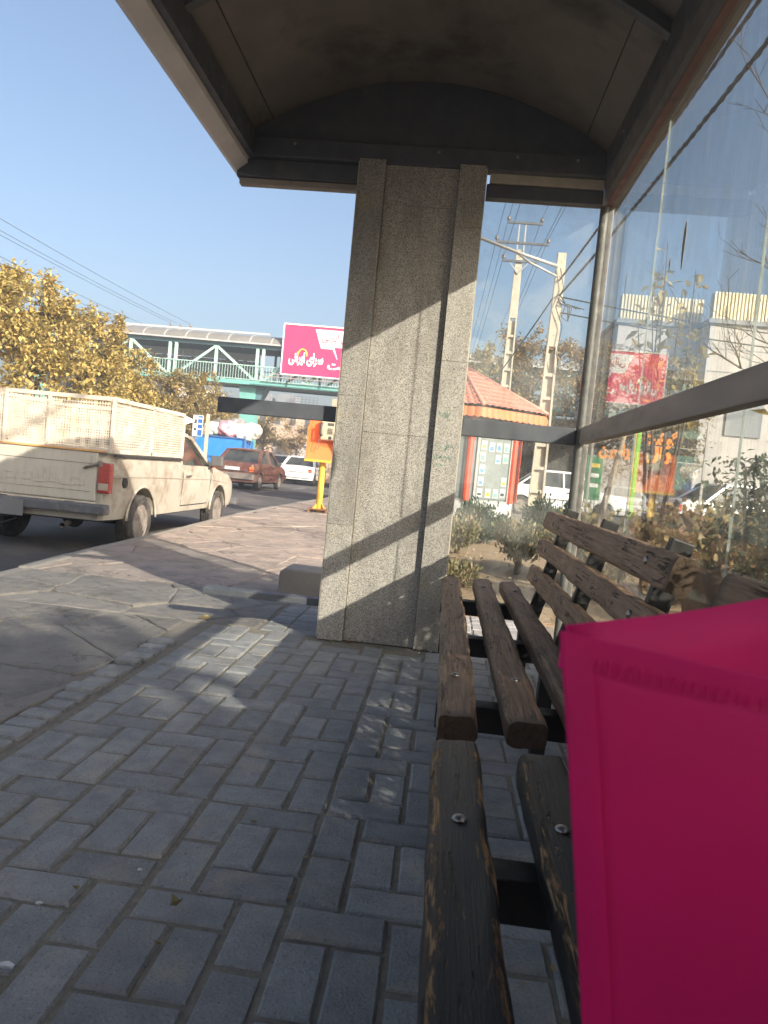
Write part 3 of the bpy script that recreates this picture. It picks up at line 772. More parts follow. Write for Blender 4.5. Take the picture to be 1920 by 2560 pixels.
# ================================================================== VEHICLES
M['tyre'] = pmat('tyre_rubber', (.035, .033, .031), (.022, .021, .02), 12, .85, dirt=(.10, .09, .078), dscale=6, dlo=.45, dhi=.7, bmp=.3)
M['rim'] = pmat('dusty_rim', (.33, .29, .25), (.22, .195, .17), 20, .55, dirt=(.10, .085, .07), dscale=12, metal=.3)
M['cream'] = pmat('cream_paint_dusty', (.385, .365, .305), (.32, .30, .25), 2.5, .5, dirt=(.20, .15, .105), dscale=4.5, dlo=.48, dhi=.70, coat=.15)
M['cream_tail'] = pmat('tailgate_cream_streaked', (.47, .445, .375), (.395, .375, .315), 4, .55, dirt=(.27, .18, .11), dscale=5, dlo=.56, dhi=.8, stretch=(4,1,.7))
M['cage_frame'] = pmat('cage_frame_paint', (.55, .50, .41), (.44, .38, .30), 7, .65, dirt=(.30, .14, .08), dscale=6, dlo=.56, dhi=.70)
M['maroon'] = pmat('maroon_paint_dusty', (.105, .035, .026), (.085, .03, .023), 3, .45, dirt=(.18, .115, .085), dscale=2.4, dlo=.46, dhi=.72, coat=.2)
M['grey_plastic'] = pmat('grey_bumper_plastic', (.16, .145, .135), (.12, .11, .105), 4, .65, dirt=(.24, .2, .17), dscale=3)
M['white_paint'] = pmat('white_car_paint', (.80, .80, .78), (.74, .74, .72), 2, .3, dirt=(.55, .5, .44), dscale=2.0, dlo=.60, dhi=.8, coat=.5)
M['black_trim'] = pmat('black_trim', (.02, .02, .02), (.03, .03, .03), 9, .55)
M['under'] = pmat('underbody', (.028, .025, .022), (.045, .038, .032), 8, .9)
M['bumper'] = pmat('dented_bumper', (.13, .135, .145), (.095, .10, .11), 6, .5, dirt=(.22, .2, .175), dscale=8, dlo=.5, dhi=.7, metal=.3)
M['plate'] = pmat('number_plate', (.62, .62, .60), (.52, .52, .5), 6, .5)
M['plate_grey'] = pmat('number_plate_grey', (.16, .165, .17), (.14, .145, .15), 3, .6)
def lens_mat(name, c):
    m, nt, b = newmat(name); co = coords(nt, (1,1,60))
    nt.links.new(ramp(nt, noise_n(nt, co, 3, 2), [(.4, tuple(x*.7 for x in c)), (.6, c)]), b.inputs['Base Color'])
    b.inputs['Roughness'].default_value = .2; b.inputs['Coat Weight'].default_value = .6; return m
M['lens_red'] = lens_mat('red_lens', (.36, .035, .028)); M['lens_amber'] = lens_mat('amber_lens', (.62, .20, .035)); M['lens_clear'] = lens_mat('dusty_clear_lens', (.42, .36, .28))
def car_glass():
    m, nt, b = newmat('car_window'); co = coords(nt)
    nt.links.new(ramp(nt, noise_n(nt, co, 2.2, 5), [(.35, (.020, .024, .026)), (.7, (.075, .075, .068))]), b.inputs['Base Color'])
    b.inputs['Roughness'].default_value = .09; b.inputs['Specular IOR Level'].default_value = .8; return m
M['car_glass'] = car_glass()
M['mirror'] = pmat('mirror_shell', (.10, .10, .10), (.07, .07, .07), 6, .4)

def interp(pts, y):
    if y <= pts[0][0]: return pts[0][1]
    for (a, za), (b, zb) in zip(pts, pts[1:]):
        if y <= b:
            t = (y-a)/(b-a); t2 = t*t*(3-2*t) if (b-a) < .5 else t
            return za + (zb-za)*t2
    return pts[-1][1]
def body_mesh(L, hw, top, base, arches, wr, side_lo=.045, tumble=.05, crown=.035, endtaper=.10):
    ys = sorted(set([round(L*i/64, 4) for i in range(65)] + [round(c + wr[1]*cos(radians(a)), 4) for c in arches for a in range(0, 181, 12)]))
    secs = []
    for y in ys:
        zt = interp(top, y); zb = base
        for c in arches:
            d = wr[1]**2 - (y-c)**2
            if d >= 0: zb = max(zb, wr[0] + sqrt(d))
        e = min(y, L-y); w = hw * (1 - endtaper * max(0, 1 - e/.45)**2)
        zb = min(zb, zt - .06)
        half = []
        for s in (0, .12, .3, .5, .68, .82, .92, .98, 1.0):
            z = zb + (zt-zb)*s; q = (z-base)/max(.05, (zt-base))
            half.append((w*(1 - side_lo*(1-q)**3 - tumble*q**8), z))
        for fx in (.86, .6, .3): half.append((w*(1-tumble)*fx, zt + crown*(1-fx*fx)))
        ring = [(x, y, z) for x, z in half] + [(0, y, zt+crown)] + [(-x, y, z) for x, z in half[::-1]]
        secs.append(ring)
    return MB().loft(secs)
def wheel(par, x, y, r, w, side):
    """side = +1 for the right-hand side (outer face towards +x)"""
    W = bpy.data.objects.new('wheel', None); COL.objects.link(W); W.parent = par; W.location = (x, y, r); W.empty_display_size = .1
    h = w/2; s = side
    prof = [(r*.64, -h*.9), (r*.78, -h), (r*.93, -h*.92), (r*.995, -h*.7)]
    for k in range(4):
        a = -h*.62 + k*h*.36; prof += [(r, a), (r, a+h*.22), (r-.008, a+h*.24), (r-.008, a+h*.34)]
    prof += [(r, h*.75), (r*.95, h*.92), (r*.80, h), (r*.66, h*.9), (r*.62, h*.6)]
    m = MB().lathe([(a, b*s) for a, b in prof], (0,0,0), 'x', 28); o = m.build('tyre', M['tyre'], W, smooth=True, sharp=35, world=False)
    p2 = [(r*.66, h*.86), (r*.63, h*.9), (r*.60, h*.55), (r*.46, h*.42), (r*.40, h*.62), (r*.22, h*.66), (r*.20, h*.82), (.0001, h*.84)]
    MB().lathe([(a, b*s) for a, b in p2], (0,0,0), 'x', 28).build('rim', M['rim'], W, smooth=True, sharp=35, world=False)
    return W
def slabq(pts, th, nrm):
    m = MB(); n = len(pts); d = Vector(nrm)*th
    m.add([Vector(p) for p in pts] + [Vector(p)-d for p in pts], [tuple(range(n)), tuple(range(2*n-1,n-1,-1))] + [(i,n+i,n+(i+1)%n,(i+1)%n) for i in range(n)]); return m
def greenhouse(T, g, paint, sedan=True):
    """g: y of rear base, rear roof, front roof, front base; belt z; roof z; half widths"""
    yb, yr, yf, ya, zb, zr, wb, wr = g
    secs = []
    for t in range(9):
        y = yr - .06 + (yf - yr + .12)*t/8; dz = -.035*abs(2*t/8-1)**3
        h = []
        for fx in (1.0, .97, .85, .5, 0): h.append((wr*fx, zr + dz + (.03*(1-fx*fx)) - (.05 if fx == 1.0 else 0)))
        secs.append([(x,y,z) for x,z in h] + [(-x,y,z) for x,z in h[-2::-1]] + [(-wr*.95,y,zr-.06), (wr*.95,y,zr-.06)])
    MB().loft(secs).build('roof', paint, T, smooth=True, sharp=50, world=False)
    for s in (1, -1):
        A0, A1 = Vector((s*wb*.99, ya, zb)), Vector((s*wr, yf, zr-.05)); C0, C1 = Vector((s*wb*.97, yb, zb)), Vector((s*wr, yr, zr-.05))
        yB = (yb+ya)/2 + .12
        B0, B1 = Vector((s*wb, yB, zb-.02)), Vector((s*wr, yB-.03, zr-.05))
        MB().bar(A0, A1, .06, .05).build('roof_pillar', paint, T, bevel=.008, world=False)
        MB().bar(C0, C1, .05, .13 if sedan else .09, (s,0,0.2)).build('roof_pillar', paint, T, bevel=.01, world=False)
        if sedan: MB().bar(B0, B1, .05, .07).build('roof_pillar', paint, T, bevel=.008, world=False)
        n = Vector((s, 0, .25)).normalized(); i = -n*.02
        if sedan:
            slabq([C0+Vector((0,.10,0))+i, B0+i, B1+i, C1+Vector((0,.08,0))+i], .01, n).build('side_window', M['car_glass'], T, world=False)
            slabq([B0+i, A0+i, A1+i, B1+i], .01, n).build('side_window', M['car_glass'], T, world=False)
        else:
            slabq([C0+i, A0+i, A1+i, C1+i], .01, n).build('side_window', M['car_glass'], T, world=False)
    def cross(y0, z0, w0, y1, z1, w1, nm, dy):
        slabq([(-w0,y0,z0),(w0,y0,z0),(w1,y1,z1),(-w1,y1,z1)], .01, (0,dy,.3)).build(nm, M['car_glass'], T, world=False)
    cross(yb-.015, zb+.01, wb*.90, yr-.01, zr-.05, wr*.88, 'rear_window', -1)
    cross(ya+.015, zb+.01, wb*.92, yf+.01, zr-.05, wr*.90, 'windscreen', 1)
def strip(T, pts, w, th, mat, nm, nrm=(1,0,0)):
    m = MB()
    for a, b in zip(pts, pts[1:]): m.bar(a, b, th, w, nrm)
    return m.build(nm, mat, T, world=False)
def sedan(label, loc, rz, paint, bump_m, tail, group='cars in the street', L=4.05, hw=.80, ht=1.40, lens=('lens_red','lens_amber')):
    T = thing('car', label, 'car', loc, rz, group)
    top = [(0,.70),(.03,.86),(.10,.90),(.70,.925),(2.95,.89),(3.55,.82),(3.93,.74),(L,.58)]
    body_mesh(L, hw, top, .27, (.72, 3.16), (.28, .335)).build('body', paint, T, smooth=True, sharp=38, world=False)
    greenhouse(T, (.62, 1.20, 2.38, 3.02, .90, ht, hw*.94, hw*.74), paint)
    MB().box(-hw*.75, hw*.75, .3, L-.3, .20, .5).build('underbody', M['under'], T, world=False)
    for y, nm in ((-.07, 'rear_bumper'), (L-.10, 'front_bumper')):
        MB().box(-hw*.96, hw*.96, y, y+.17, .36, .56).build(nm, bump_m, T, bevel=.03, seg=3, world=False)
    for s in (1, -1):
        o = MB().box(s*hw*.93-.15 if s > 0 else -hw*.93-.01, s*hw*.93+.01 if s > 0 else -hw*.93+.15, -.022, .05, .63, .80).build('tail_light', M[lens[0]], T, bevel=.012, world=False)
        MB().box(s*hw*.93-.15 if s > 0 else -hw*.93-.01, s*hw*.93+.011 if s > 0 else -hw*.93+.15, -.026, .04, .66, .72).build('indicator', M[lens[1]], o, bevel=.006, world=False)
        MB().box(s*hw*.72-.16, s*hw*.72+.16, L-.07, L+.006, .56, .68).build('headlight', M['lens_clear'], T, bevel=.015, world=False)
        MB().bar((s*hw*.97, 2.74, .93), (s*(hw+.10), 2.72, .97), .12, .11).build('wing_mirror', M['mirror'], T, bevel=.02, world=False)
        x = s*(hw*1.003)
        for y in (1.05, 1.95, 2.86): strip(T, [(x*.985, y-.02 if y<1.5 else y, .34 if y > 1.2 else .62), (x, y, .6), (x*.965, y, .87)], .010, .008, M['black_trim'], 'door_seam')
        strip(T, [(x, .10, .60), (x, .38, .60)], .045, .012, M['black_trim'], 'side_moulding'); strip(T, [(x*1.002, 1.08, .56), (x*1.002, 2.80, .56)], .045, .012, M['black_trim'], 'side_moulding')
        for y in (1.22, 2.12): MB().box(min(x*.985,x*1.02), max(x*.985,x*1.02), y-.08, y+.08, .765, .795).build('door_handle', M['black_trim'], T, bevel=.006, world=False)
        wheel(T, s*(hw-.10), .72, .28, .17, s); wheel(T, s*(hw-.10), 3.16, .28, .17, s)
    MB().box(-.26, .26, -.012, .02, .655, .76).build('number_plate', M['plate'], T, bevel=.003, world=False)
    MB().box(-hw*.6, hw*.6, -.004, .02, .60, .635).build('boot_trim', M['black_trim'], T, world=False)
    return T

# ---- cream pickup by the kerb
PK = thing('pickup_truck', 'dusty cream pickup with a rusty perforated steel cage parked by the kerb', 'pickup', (-4.07, 7.0, RZ))
hw = .80; L = 4.42
ptop = [(0,.96),(.03,1.03),(1.90,1.02),(2.05,.945),(3.02,.94),(3.30,.925),(3.95,.83),(4.28,.74),(L,.60)]
M_p = M['cream']
body_mesh(L, hw, ptop, .36, (.82, 3.53), (.30, .385), side_lo=.05, tumble=.035, crown=.03).build('body', M_p, PK, smooth=True, sharp=36, world=False)
greenhouse(PK, (1.98, 2.06, 2.55, 3.12, .945, 1.36, hw*.95, hw*.80), M_p, sedan=False)
for s in (1, -1):
    for y in (.82, 3.53): wheel(PK, s*(hw-.095), y, .30, .175, s)
    # wheel-arch lips
    for c in (.82, 3.53):
        m = MB(); pts = [(s*(hw*(.985)), c + .392*cos(radians(a)), .30 + .392*sin(radians(a))) for a in range(6, 175, 8)]
        m.tube(pts, .016, 6); m.build('wheel_arch', M_p, PK, smooth=True, world=False)
    x = s*hw
    strip(PK, [(x*.962, 2.02, .44), (x*.985, 2.00, .62), (x*.998, 1.99, .80), (x*.972, 1.98, .93)], .012, .012, M['black_trim'], 'door_seam')
    strip(PK, [(x*.962, 3.05, .44), (x*.985, 3.07, .62), (x*.998, 3.09, .78), (x*.965, 3.10, .92)], .012, .012, M['black_trim'], 'door_seam')
    strip(PK, [(x*.965, 2.02, .435), (x*.965, 3.05, .435)], .012, .012, M['black_trim'], 'door_seam')
    strip(PK, [(x*1.0, .06, .80), (x*1.001, 1.0, .80), (x*1.001, 1.98, .78), (x*1.001, 3.1, .765), (x*.995, 3.9, .70)], .010, .010, M['steel_tan'], 'side_crease')
    h = MB().box(min(x*.99,x*1.03), max(x*.99,x*1.03), 2.10, 2.24, .80, .825).build('door_handle', M['bolt'], PK, bevel=.006, world=False)
    mr_ = MB().box(s*(hw+.02) if s > 0 else s*(hw+.02)-.17, s*(hw+.02)+.17 if s > 0 else s*(hw+.02), 2.93, 3.01, .955, 1.10).build('wing_mirror', M['mirror'], PK, bevel=.025, seg=3, world=False)
    MB().bar((s*hw*.96, 3.0, .90), (s*(hw+.07), 2.98, .97), .02, .02).build('mirror_arm', M['black_trim'], mr_, world=False)
MB().lathe([(.055,0),(.055,.012),(.04,.02),(.0001,.02)], (hw*.985, .335, .74), 'x', 16).build('fuel_cap', M['black_trim'], PK, smooth=True, sharp=40, world=False)
# tailgate with pressed pattern
tg = MB().box(-.655, .655, -.016, .03, .55, 1.03).build('tailgate', M['cream_tail'], PK, bevel=.01, world=False)
random.seed(9)
for xa in (-.56, -.40, -.27, -.10, .03, .18, .31, .44):
    z0 = .70 + U(-.01,.02)
    m = MB(); m.bar((xa,-.019,z0), (xa+U(.08,.12),-.019,z0), .008, .010); m.bar((xa+.1,-.019,z0), (xa+.1,-.019,z0+U(.05,.09)), .008, .010)
    if R() < .6: m.bar((xa,-.019,z0+.06), (xa+.05,-.019,z0+.06), .008, .010)
    m.build('pressed_letter', M['cream_tail'], tg, world=False)
MB().box(-.64, .64, -.0185, -.014, .915, .921).build('crease', M['grey_plastic'], tg, world=False)
MB().box(-.60, .60, -.0185, -.014, .640, .644).build('crease', M['grey_plastic'], tg, world=False)
MB().box(-.66, .66, -.01, .02, .485, .54).build('tail_panel', M['cage_frame'], PK, bevel=.006, world=False)
for xa in (-.30, .40): MB().box(xa-.05, xa+.05, -.03, .0, .49, .53).build('hinge', M['black_iron'], PK, bevel=.004, world=False)
m = MB(); m.tube([(.53,-.03,.87),(.60,-.045,.90),(.68,-.03,.925)], .013, 8); m.box(.66,.72,-.03,.0,.90,.945); m.build('tailgate_latch', M['rim'], PK, world=False)
for s in (1, -1):
    o = MB().box(s*.735-.062, s*.735+.062, -.028, .06, .635, .935).build('tail_light', M['lens_red'], PK, bevel=.016, seg=3, world=False)
    MB().box(s*.735-.05, s*.735+.05, -.032, .02, .665, .735).build('reversing_lamp', M['lens_clear'], o, bevel=.006, world=False)
    MB().box(s*.735-.055, s*.735+.055, -.0315, .02, .738, .745).build('lens_divider', M['lens_red'], o, world=False)
MB().box(-.80, .80, -.10, .02, .425, .525).build('rear_bumper', M['bumper'], PK, bevel=.018, seg=2, world=False)
MB().box(-.46, -.02, -.115, -.101, .345, .50).build('number_plate', M['plate_grey'], PK, bevel=.004, world=False)
MB().box(-.82, .82, L-.06, L+.08, .36, .46).build('front_bumper', M['bumper'], PK, bevel=.02, seg=2, world=False)
MB().box(-.62, .62, .25, 4.0, .32, .5).build('chassis', M['under'], PK, world=False)
m = MB(); m.tube([(-.7,.82,.30),(.7,.82,.30)], .045, 8); m.lathe([(.0001,-.13),(.09,-.09),(.13,0),(.09,.09),(.0001,.13)], (.02,.82,.30), 'y', 14); m.build('rear_axle', M['under'], PK, smooth=True, world=False)
m = MB(); m.tube([(.32,.15,.30),(.36,-.05,.285)], .028, 10, cap=False); m.build('exhaust', M['rim'], PK, smooth=True, world=False)
m = MB(); m.tube([(-.33,.0,.36),(-.42,-.02,.27),(-.40,-.03,.23),(-.26,-.02,.255),(-.14,0,.31),(-.20,0,.325),(-.34,-.01,.315)], .008, 6); m.build('hanging_cable', M['black_trim'], PK, smooth=True, world=False)
m = MB(); m.box(hw*.985, hw*1.012, .05, 1.92, 1.00, 1.025); m.build('tarp_strip', M['black_trim'], PK, bevel=.004, world=False)
# cage
M['perf_x'] = perf_mat('perforated_sheet_rear', 0); M['perf_y'] = perf_mat('perforated_sheet_side', 1)
CZ0, CZ1 = 1.035, 1.565
for (x0, x1) in ((-.76, -.335), (-.325, .115), (.125, .755)): MB().box(x0, x1, .012, .018, CZ0+.03, CZ1-.03).build('perforated_panel', M['perf_x'], PK, world=False)
for s in (1, -1):
    for y0, y1 in ((.03, .97), (.98, 1.93)): MB().box(s*.772-.003, s*.772+.003, y0, y1, CZ0+.03, CZ1-.03).build('perforated_panel', M['perf_y'], PK, world=False)
MB().box(-.76, .76, 1.935, 1.941, CZ0+.03, CZ1-.03).build('perforated_panel', M['perf_x'], PK, world=False)
for a, b in (((-.775,.012,CZ1),(.775,.012,CZ1)), ((-.775,.012,CZ0+.02),(.775,.012,CZ0+.02)), ((-.775,1.94,CZ1),(.775,1.94,CZ1)), ((.775,.012,CZ1),(.775,1.94,CZ1)), ((-.775,.012,CZ1),(-.775,1.94,CZ1)),
             ((.775,.012,CZ0+.02),(.775,1.94,CZ0+.02)), ((.775,.012,CZ0),(.775,.012,CZ1+.01)), ((-.775,.012,CZ0),(-.775,.012,CZ1)), ((.775,1.94,CZ0),(.775,1.94,CZ1)), ((.775,.975,CZ0),(.775,.975,CZ1)), ((-.33,.006,CZ0),(-.33,.006,CZ1)), ((.12,.006,CZ0),(.12,.006,CZ1))):
    MB().bar(a, b, .030, .042).build('cage_bar', M['cage_frame'], PK, bevel=.004, world=False)
MB().add([(.775,1.94,1.565),(.80,2.26,1.53),(.80,2.25,1.515),(.775,1.95,1.45),(.762,1.94,1.565),(.787,2.26,1.53),(.787,2.25,1.515),(.762,1.95,1.45)], [(0,1,2,3),(7,6,5,4),(0,4,5,1),(1,5,6,2),(2,6,7,3),(3,7,4,0)]).build('cage_flap', M['white_paint'], PK, world=False)
MB().bar((-.60,-.012,1.045),(.74,-.012,1.045), .03, .018).build('timber_batten', pmat('orange_batten', (.62,.36,.13), (.5,.28,.1), 6, .7, dirt=(.3,.16,.08)), PK, world=False)

# ---- other vehicles
sedan('dusty maroon saloon driving away beyond the cream pickup', (-7.18, 24.3, RZ), radians(-3), M['maroon'], M['grey_plastic'], 0, lens=('lens_amber','lens_red'))
sedan('white saloon with a black boot trim driving ahead of the maroon car', (-7.28, 35.2, RZ), radians(-2), M['white_paint'], M['white_paint'], 0, hw=.86)
sedan('white saloon farther left in the traffic, half hidden by the maroon car', (-9.3, 39.8, RZ), radians(-4), M['white_paint'], M['white_paint'], 0, hw=.84)
sedan('silver white saloon parked sideways behind the concrete pole', (1.55, 23.0, -.02), radians(-90), M['white_paint'], M['grey_plastic'], 0, group='cars parked by the kiosk', hw=.84)
sedan('white saloon parked beyond the rear glass, right of the other parked car', (5.6, 19.2, -.02), radians(-82), M['white_paint'], M['grey_plastic'], 0, group='cars parked by the kiosk', hw=.84)
sedan('small dark saloon far down the road beside the phone pillar', (-4.9, 47.5, RZ), 0, pmat('dark_grey_paint', (.06,.062,.065), (.05,.05,.052), 3, .35, coat=.4), M['black_trim'], 0)

# ---- blue skip lorry heaped with rubbish
M['blue'] = pmat('blue_steel_paint', (.020, .20, .58), (.018, .16, .48), 3, .45, dirt=(.06, .17, .36), dscale=3, dlo=.58, dhi=.75)
M['blue_dk'] = pmat('blue_steel_edge', (.015, .10, .30), (.02, .08, .22), 6, .5)
TR = thing('refuse_trailer', 'bright blue steel refuse trailer heaped with bin bags behind the maroon car', 'trailer', (-9.55, 30.0, RZ), radians(8))
def trw(m, n, mat, **k): return m.build(n, mat, TR, world=False, **k)
trw(MB().box(-1.05, 1.05, 0, .05, 1.02, 1.84), 'tail_panel', M['blue'], bevel=.01)
trw(MB().box(-1.05, 1.05, -.02, .04, .42, 1.0), 'lower_panel', M['blue'], bevel=.01)
for s in (1, -1): trw(MB().box(s*1.05-.03, s*1.05+.03, .05, 3.2, .55, 1.84), 'side_panel', M['blue'], bevel=.008)
trw(MB().box(-1.05, 1.05, 3.15, 3.2, .55, 1.84), 'front_panel', M['blue']); trw(MB().box(-1.0, 1.0, .05, 3.15, .5, .6), 'floor_plate', M['blue_dk'])
for s in (1, -1):
    trw(MB().bar((-1.08 if s < 0 else 1.08, -.02, .42), (-1.08 if s < 0 else 1.08, -.02, 1.88), .06, .08), 'corner_post', M['blue_dk'], bevel=.008)
    for y in (.9, 1.7, 2.5): trw(MB().box(s*1.09-.025, s*1.09+.025, y-.03, y+.03, .55, 1.84), 'side_rib', M['blue_dk'])
    wheel(TR, s*.9, 1.1, .42, .24, s); wheel(TR, s*.9, 2.2, .42, .24, s)
trw(MB().bar((-1.1,-.03,1.85),(1.1,-.03,1.85), .06, .06), 'top_rail', M['blue_dk']); trw(MB().bar((-1.1,-.03,1.01),(1.1,-.03,1.01), .05, .05), 'mid_rail', M['blue_dk'])
trw(MB().bar((-1.0,-.06,.50),(1.0,-.06,.50), .06, .10), 'rear_bumper', M['black_trim'])
def bag_blob(par_loc, r, sq, mat, label, seed):
    random.seed(seed); bm = bmesh.new(); bmesh.ops.create_icosphere(bm, subdivisions=4, radius=1)
    for v in bm.verts:
        n = v.co.normalized(); d = 1 + .22*noise.noise(n*2.1 + Vector((seed,0,0))) + .10*noise.noise(n*5.5 + Vector((0,seed,0))) + .05*abs(noise.noise(n*13))
        v.co = Vector((n.x*r*d, n.y*r*d, n.z*r*sq*d))
    me = bpy.data.meshes.new('rubbish_bag'); bm.to_mesh(me); bm.free(); me.materials.append(mat)
    for p in me.polygons: p.use_smooth = True
    o = bpy.data.objects.new('rubbish_bag', me); COL.objects.link(o); o.location = par_loc
    return tag(o, label, 'rubbish bag', 'rubbish bags heaped on the blue trailer')
def plastic(name, c, c2):
    m = pmat(name, c, c2, 6, .3, bmp=.8, bscale=14, bdist=.05); return m
BG = [((-10.35,30.45,1.78),.36,.8,plastic('bag_brown',(.33,.22,.16),(.16,.11,.09)),'brown rubbish bag at the left end of the heap'),
      ((-9.95,30.5,1.92),.42,.8,plastic('bag_green',(.42,.55,.42),(.7,.7,.66)),'pale green and clear rubbish bag left of the pink one'),
      ((-9.30,30.5,1.95),.50,.8,plastic('bag_pink',(.78,.22,.33),(.75,.52,.52)),'large pink rubbish bag in the middle of the heap'),
      ((-8.72,30.7,1.90),.42,.85,plastic('bag_white',(.80,.79,.76),(.62,.62,.6)),'white rubbish bag right of the pink one'),
      ((-8.55,31.3,2.05),.45,.8,plastic('bag_cream',(.72,.68,.58),(.5,.46,.4)),'cream rubbish bag at the right end of the heap'),
      ((-9.2,31.4,2.15),.52,.75,plastic('bag_grey',(.36,.34,.32),(.2,.2,.2)),'grey rubbish bag on top of the heap at the back'),
      ((-10.0,31.5,2.05),.50,.75,plastic('bag_dark',(.17,.15,.14),(.3,.27,.24)),'dark rubbish bag at the back left of the heap')]
for k, (p, r, sq, mt, lb) in enumerate(BG): bag_blob(p, r, sq, mt, lb, k+3)
# ================================================================== PAYPHONE
M['orange'] = pmat('orange_paint', (.74, .195, .055), (.66, .165, .05), 4, .5, dirt=(.45, .13, .05), dscale=4, dlo=.6, dhi=.75)
M['yellow_pole'] = pmat('yellow_pole_paint', (.70, .42, .05), (.6, .34, .045), 4, .5, dirt=(.33, .17, .05), dscale=5, dlo=.56, dhi=.72)
M['phone'] = pmat('phone_beige', (.52, .46, .32), (.44, .39, .28), 8, .45)
M['phone_dark'] = pmat('phone_dark', (.06, .055, .05), (.09, .085, .08), 12, .4)
M['rust'] = pmat('rusty_plate', (.26, .12, .06), (.16, .08, .05), 12, .9, bmp=.4)
PH = thing('payphone', 'orange payphone booth on a yellow pole standing at the kerb', 'payphone', (-2.36, 13.9, 0))
def ph(m, n, mat, par=None, **k): return m.build(n, mat, par or PH, world=False, **k)
ph(MB().lathe([(.062,.02),(.062,1.0)], (0,0,0), 'z', 18), 'pole', M['yellow_pole'], smooth=True, sharp=40)
ph(MB().box(-.19,.19,-.17,.17,.055,.075).box(-.19,-.15,-.17,-.13,-.03,.055).box(.15,.19,-.17,-.13,-.03,.055).box(-.19,-.15,.13,.17,-.03,.055).box(.15,.19,.13,.17,-.03,.055), 'base_plate', M['rust'], bevel=.004)
ph(MB().box(-.18,.20,-.02,.14,.02,.054), 'concrete_foot', M['kerb'])
for a in range(4):
    c = pi/4 + a*pi/2; ph(MB().add([(.06*cos(c),.06*sin(c),.075),(.15*cos(c),.15*sin(c),.075),(.06*cos(c),.06*sin(c),.17)],[(0,1,2)]).add([(.06*cos(c)+.01,.06*sin(c),.075),(.15*cos(c)+.01,.15*sin(c),.075),(.06*cos(c)+.01,.06*sin(c),.17)],[(2,1,0)]), 'gusset', M['yellow_pole'], fix=False)
ph(MB().box(-.31,.31,.10,.14,1.0,1.92), 'back_panel', M['orange'], bevel=.006)
ph(MB().add([(-.31,-.16,1.0),(-.31,.10,1.0),(-.31,.10,1.92),(-.31,-.02,1.92),(-.31,-.02,1.66),(-.31,-.16,1.60),(-.285,-.16,1.0),(-.285,.10,1.0),(-.285,.10,1.92),(-.285,-.02,1.92),(-.285,-.02,1.66),(-.285,-.16,1.60)],
   [(0,1,2,3,4,5),(11,10,9,8,7,6)]+[(i,6+i,6+(i+1)%6,(i+1)%6) for i in range(6)]), 'side_panel', M['orange'])
ph(MB().add([(.31,-.16,1.0),(.31,.10,1.0),(.31,.10,1.92),(.31,-.02,1.92),(.31,-.02,1.66),(.31,-.16,1.60),(.285,-.16,1.0),(.285,.10,1.0),(.285,.10,1.92),(.285,-.02,1.92),(.285,-.02,1.66),(.285,-.16,1.60)],
   [(0,1,2,3,4,5),(11,10,9,8,7,6)]+[(i,6+i,6+(i+1)%6,(i+1)%6) for i in range(6)]), 'side_panel', M['orange'])
ph(MB().box(-.33,.33,-.18,.12,.955,1.0), 'shelf', M['yellow_pole'], bevel=.006)
ph(MB().add([(-.284,-.155,1.0),(.284,-.155,1.0),(.284,.095,1.34),(-.284,.095,1.34),(-.284,-.145,1.0),(.284,-.145,1.0),(.284,.099,1.33),(-.284,.099,1.33)],[(0,1,2,3),(7,6,5,4),(0,4,5,1),(1,5,6,2),(2,6,7,3),(3,7,4,0)]), 'sloping_front', M['orange'])
un_ = ph(MB().box(-.10,.20,-.04,.099,1.38,1.76), 'telephone', M['phone'], bevel=.04, seg=4)
ph(MB().box(.04,.16,-.048,-.03,1.66,1.71), 'display', M['phone_dark'], un_)
for r_ in range(4):
    for c_ in range(3): ph(MB().box(.045+c_*.035,.07+c_*.035,-.047,-.03,1.50+r_*.03,1.52+r_*.03), 'key', M['phone_dark'], un_)
ph(MB().tube([(-.06,-.075,1.70),(-.075,-.095,1.66),(-.078,-.10,1.58),(-.075,-.095,1.50),(-.06,-.075,1.46)], [.03,.026,.02,.026,.03], 10), 'handset', M['phone_dark'], un_, smooth=True)
ph(MB().lathe([(.035,-.006),(.03,-.012),(.0001,-.012)], (.10,-.036,1.43), 'y', 16), 'coin_slot', M['phone_dark'], un_)
ph(MB().tube([(-.06,-.07,1.44),(-.10,-.10,1.36),(-.13,-.13,1.26),(-.14,-.15,1.20),(-.10,-.15,1.19),(-.07,-.11,1.28),(-.02,-.06,1.38)], .006, 6), 'cord', M['phone_dark'], un_, smooth=True)

# ================================================================== FOOTBRIDGE
M['teal'] = pmat('teal_paint', (.15, .40, .36), (.125, .34, .31), 2.2, .6, dirt=(.24, .37, .33), dscale=2, dlo=.58, dhi=.75)
M['teal_lt'] = pmat('pale_teal_paint', (.38, .58, .51), (.32, .51, .45), 2.2, .5)
M['teal_dk'] = pmat('bridge_girder_paint', (.075, .155, .18), (.06, .13, .155), 2, .5)
M['polycarb'] = pmat('bridge_roof_sheet', (.19, .18, .165), (.155, .15, .138), 1.5, .5)
M['white_strip'] = pmat('white_flashing', (.42, .42, .41), (.35, .35, .34), 4, .5)
M['corr_grey'] = corrugated_mat('grey_corrugated_sheet', (.24, .255, .27), (.19, .205, .22), 0, 42)
BY = 44.0
FB = thing('footbridge', 'teal lattice footbridge with a rounded grey roof crossing over the street', 'footbridge', (-9, BY, 0))
def fb(m, n, mat, par=None, **k): return m.build(n, mat, par or FB, **k)
BX0, BX1 = -27.0, 10.0; DZ = 5.45; TZ = 7.55; BD = 2.6
fb(MB().box(BX0, BX1, BY+.05, BY+BD-.05, DZ-.12, DZ+.02), 'deck', M['teal_dk'])
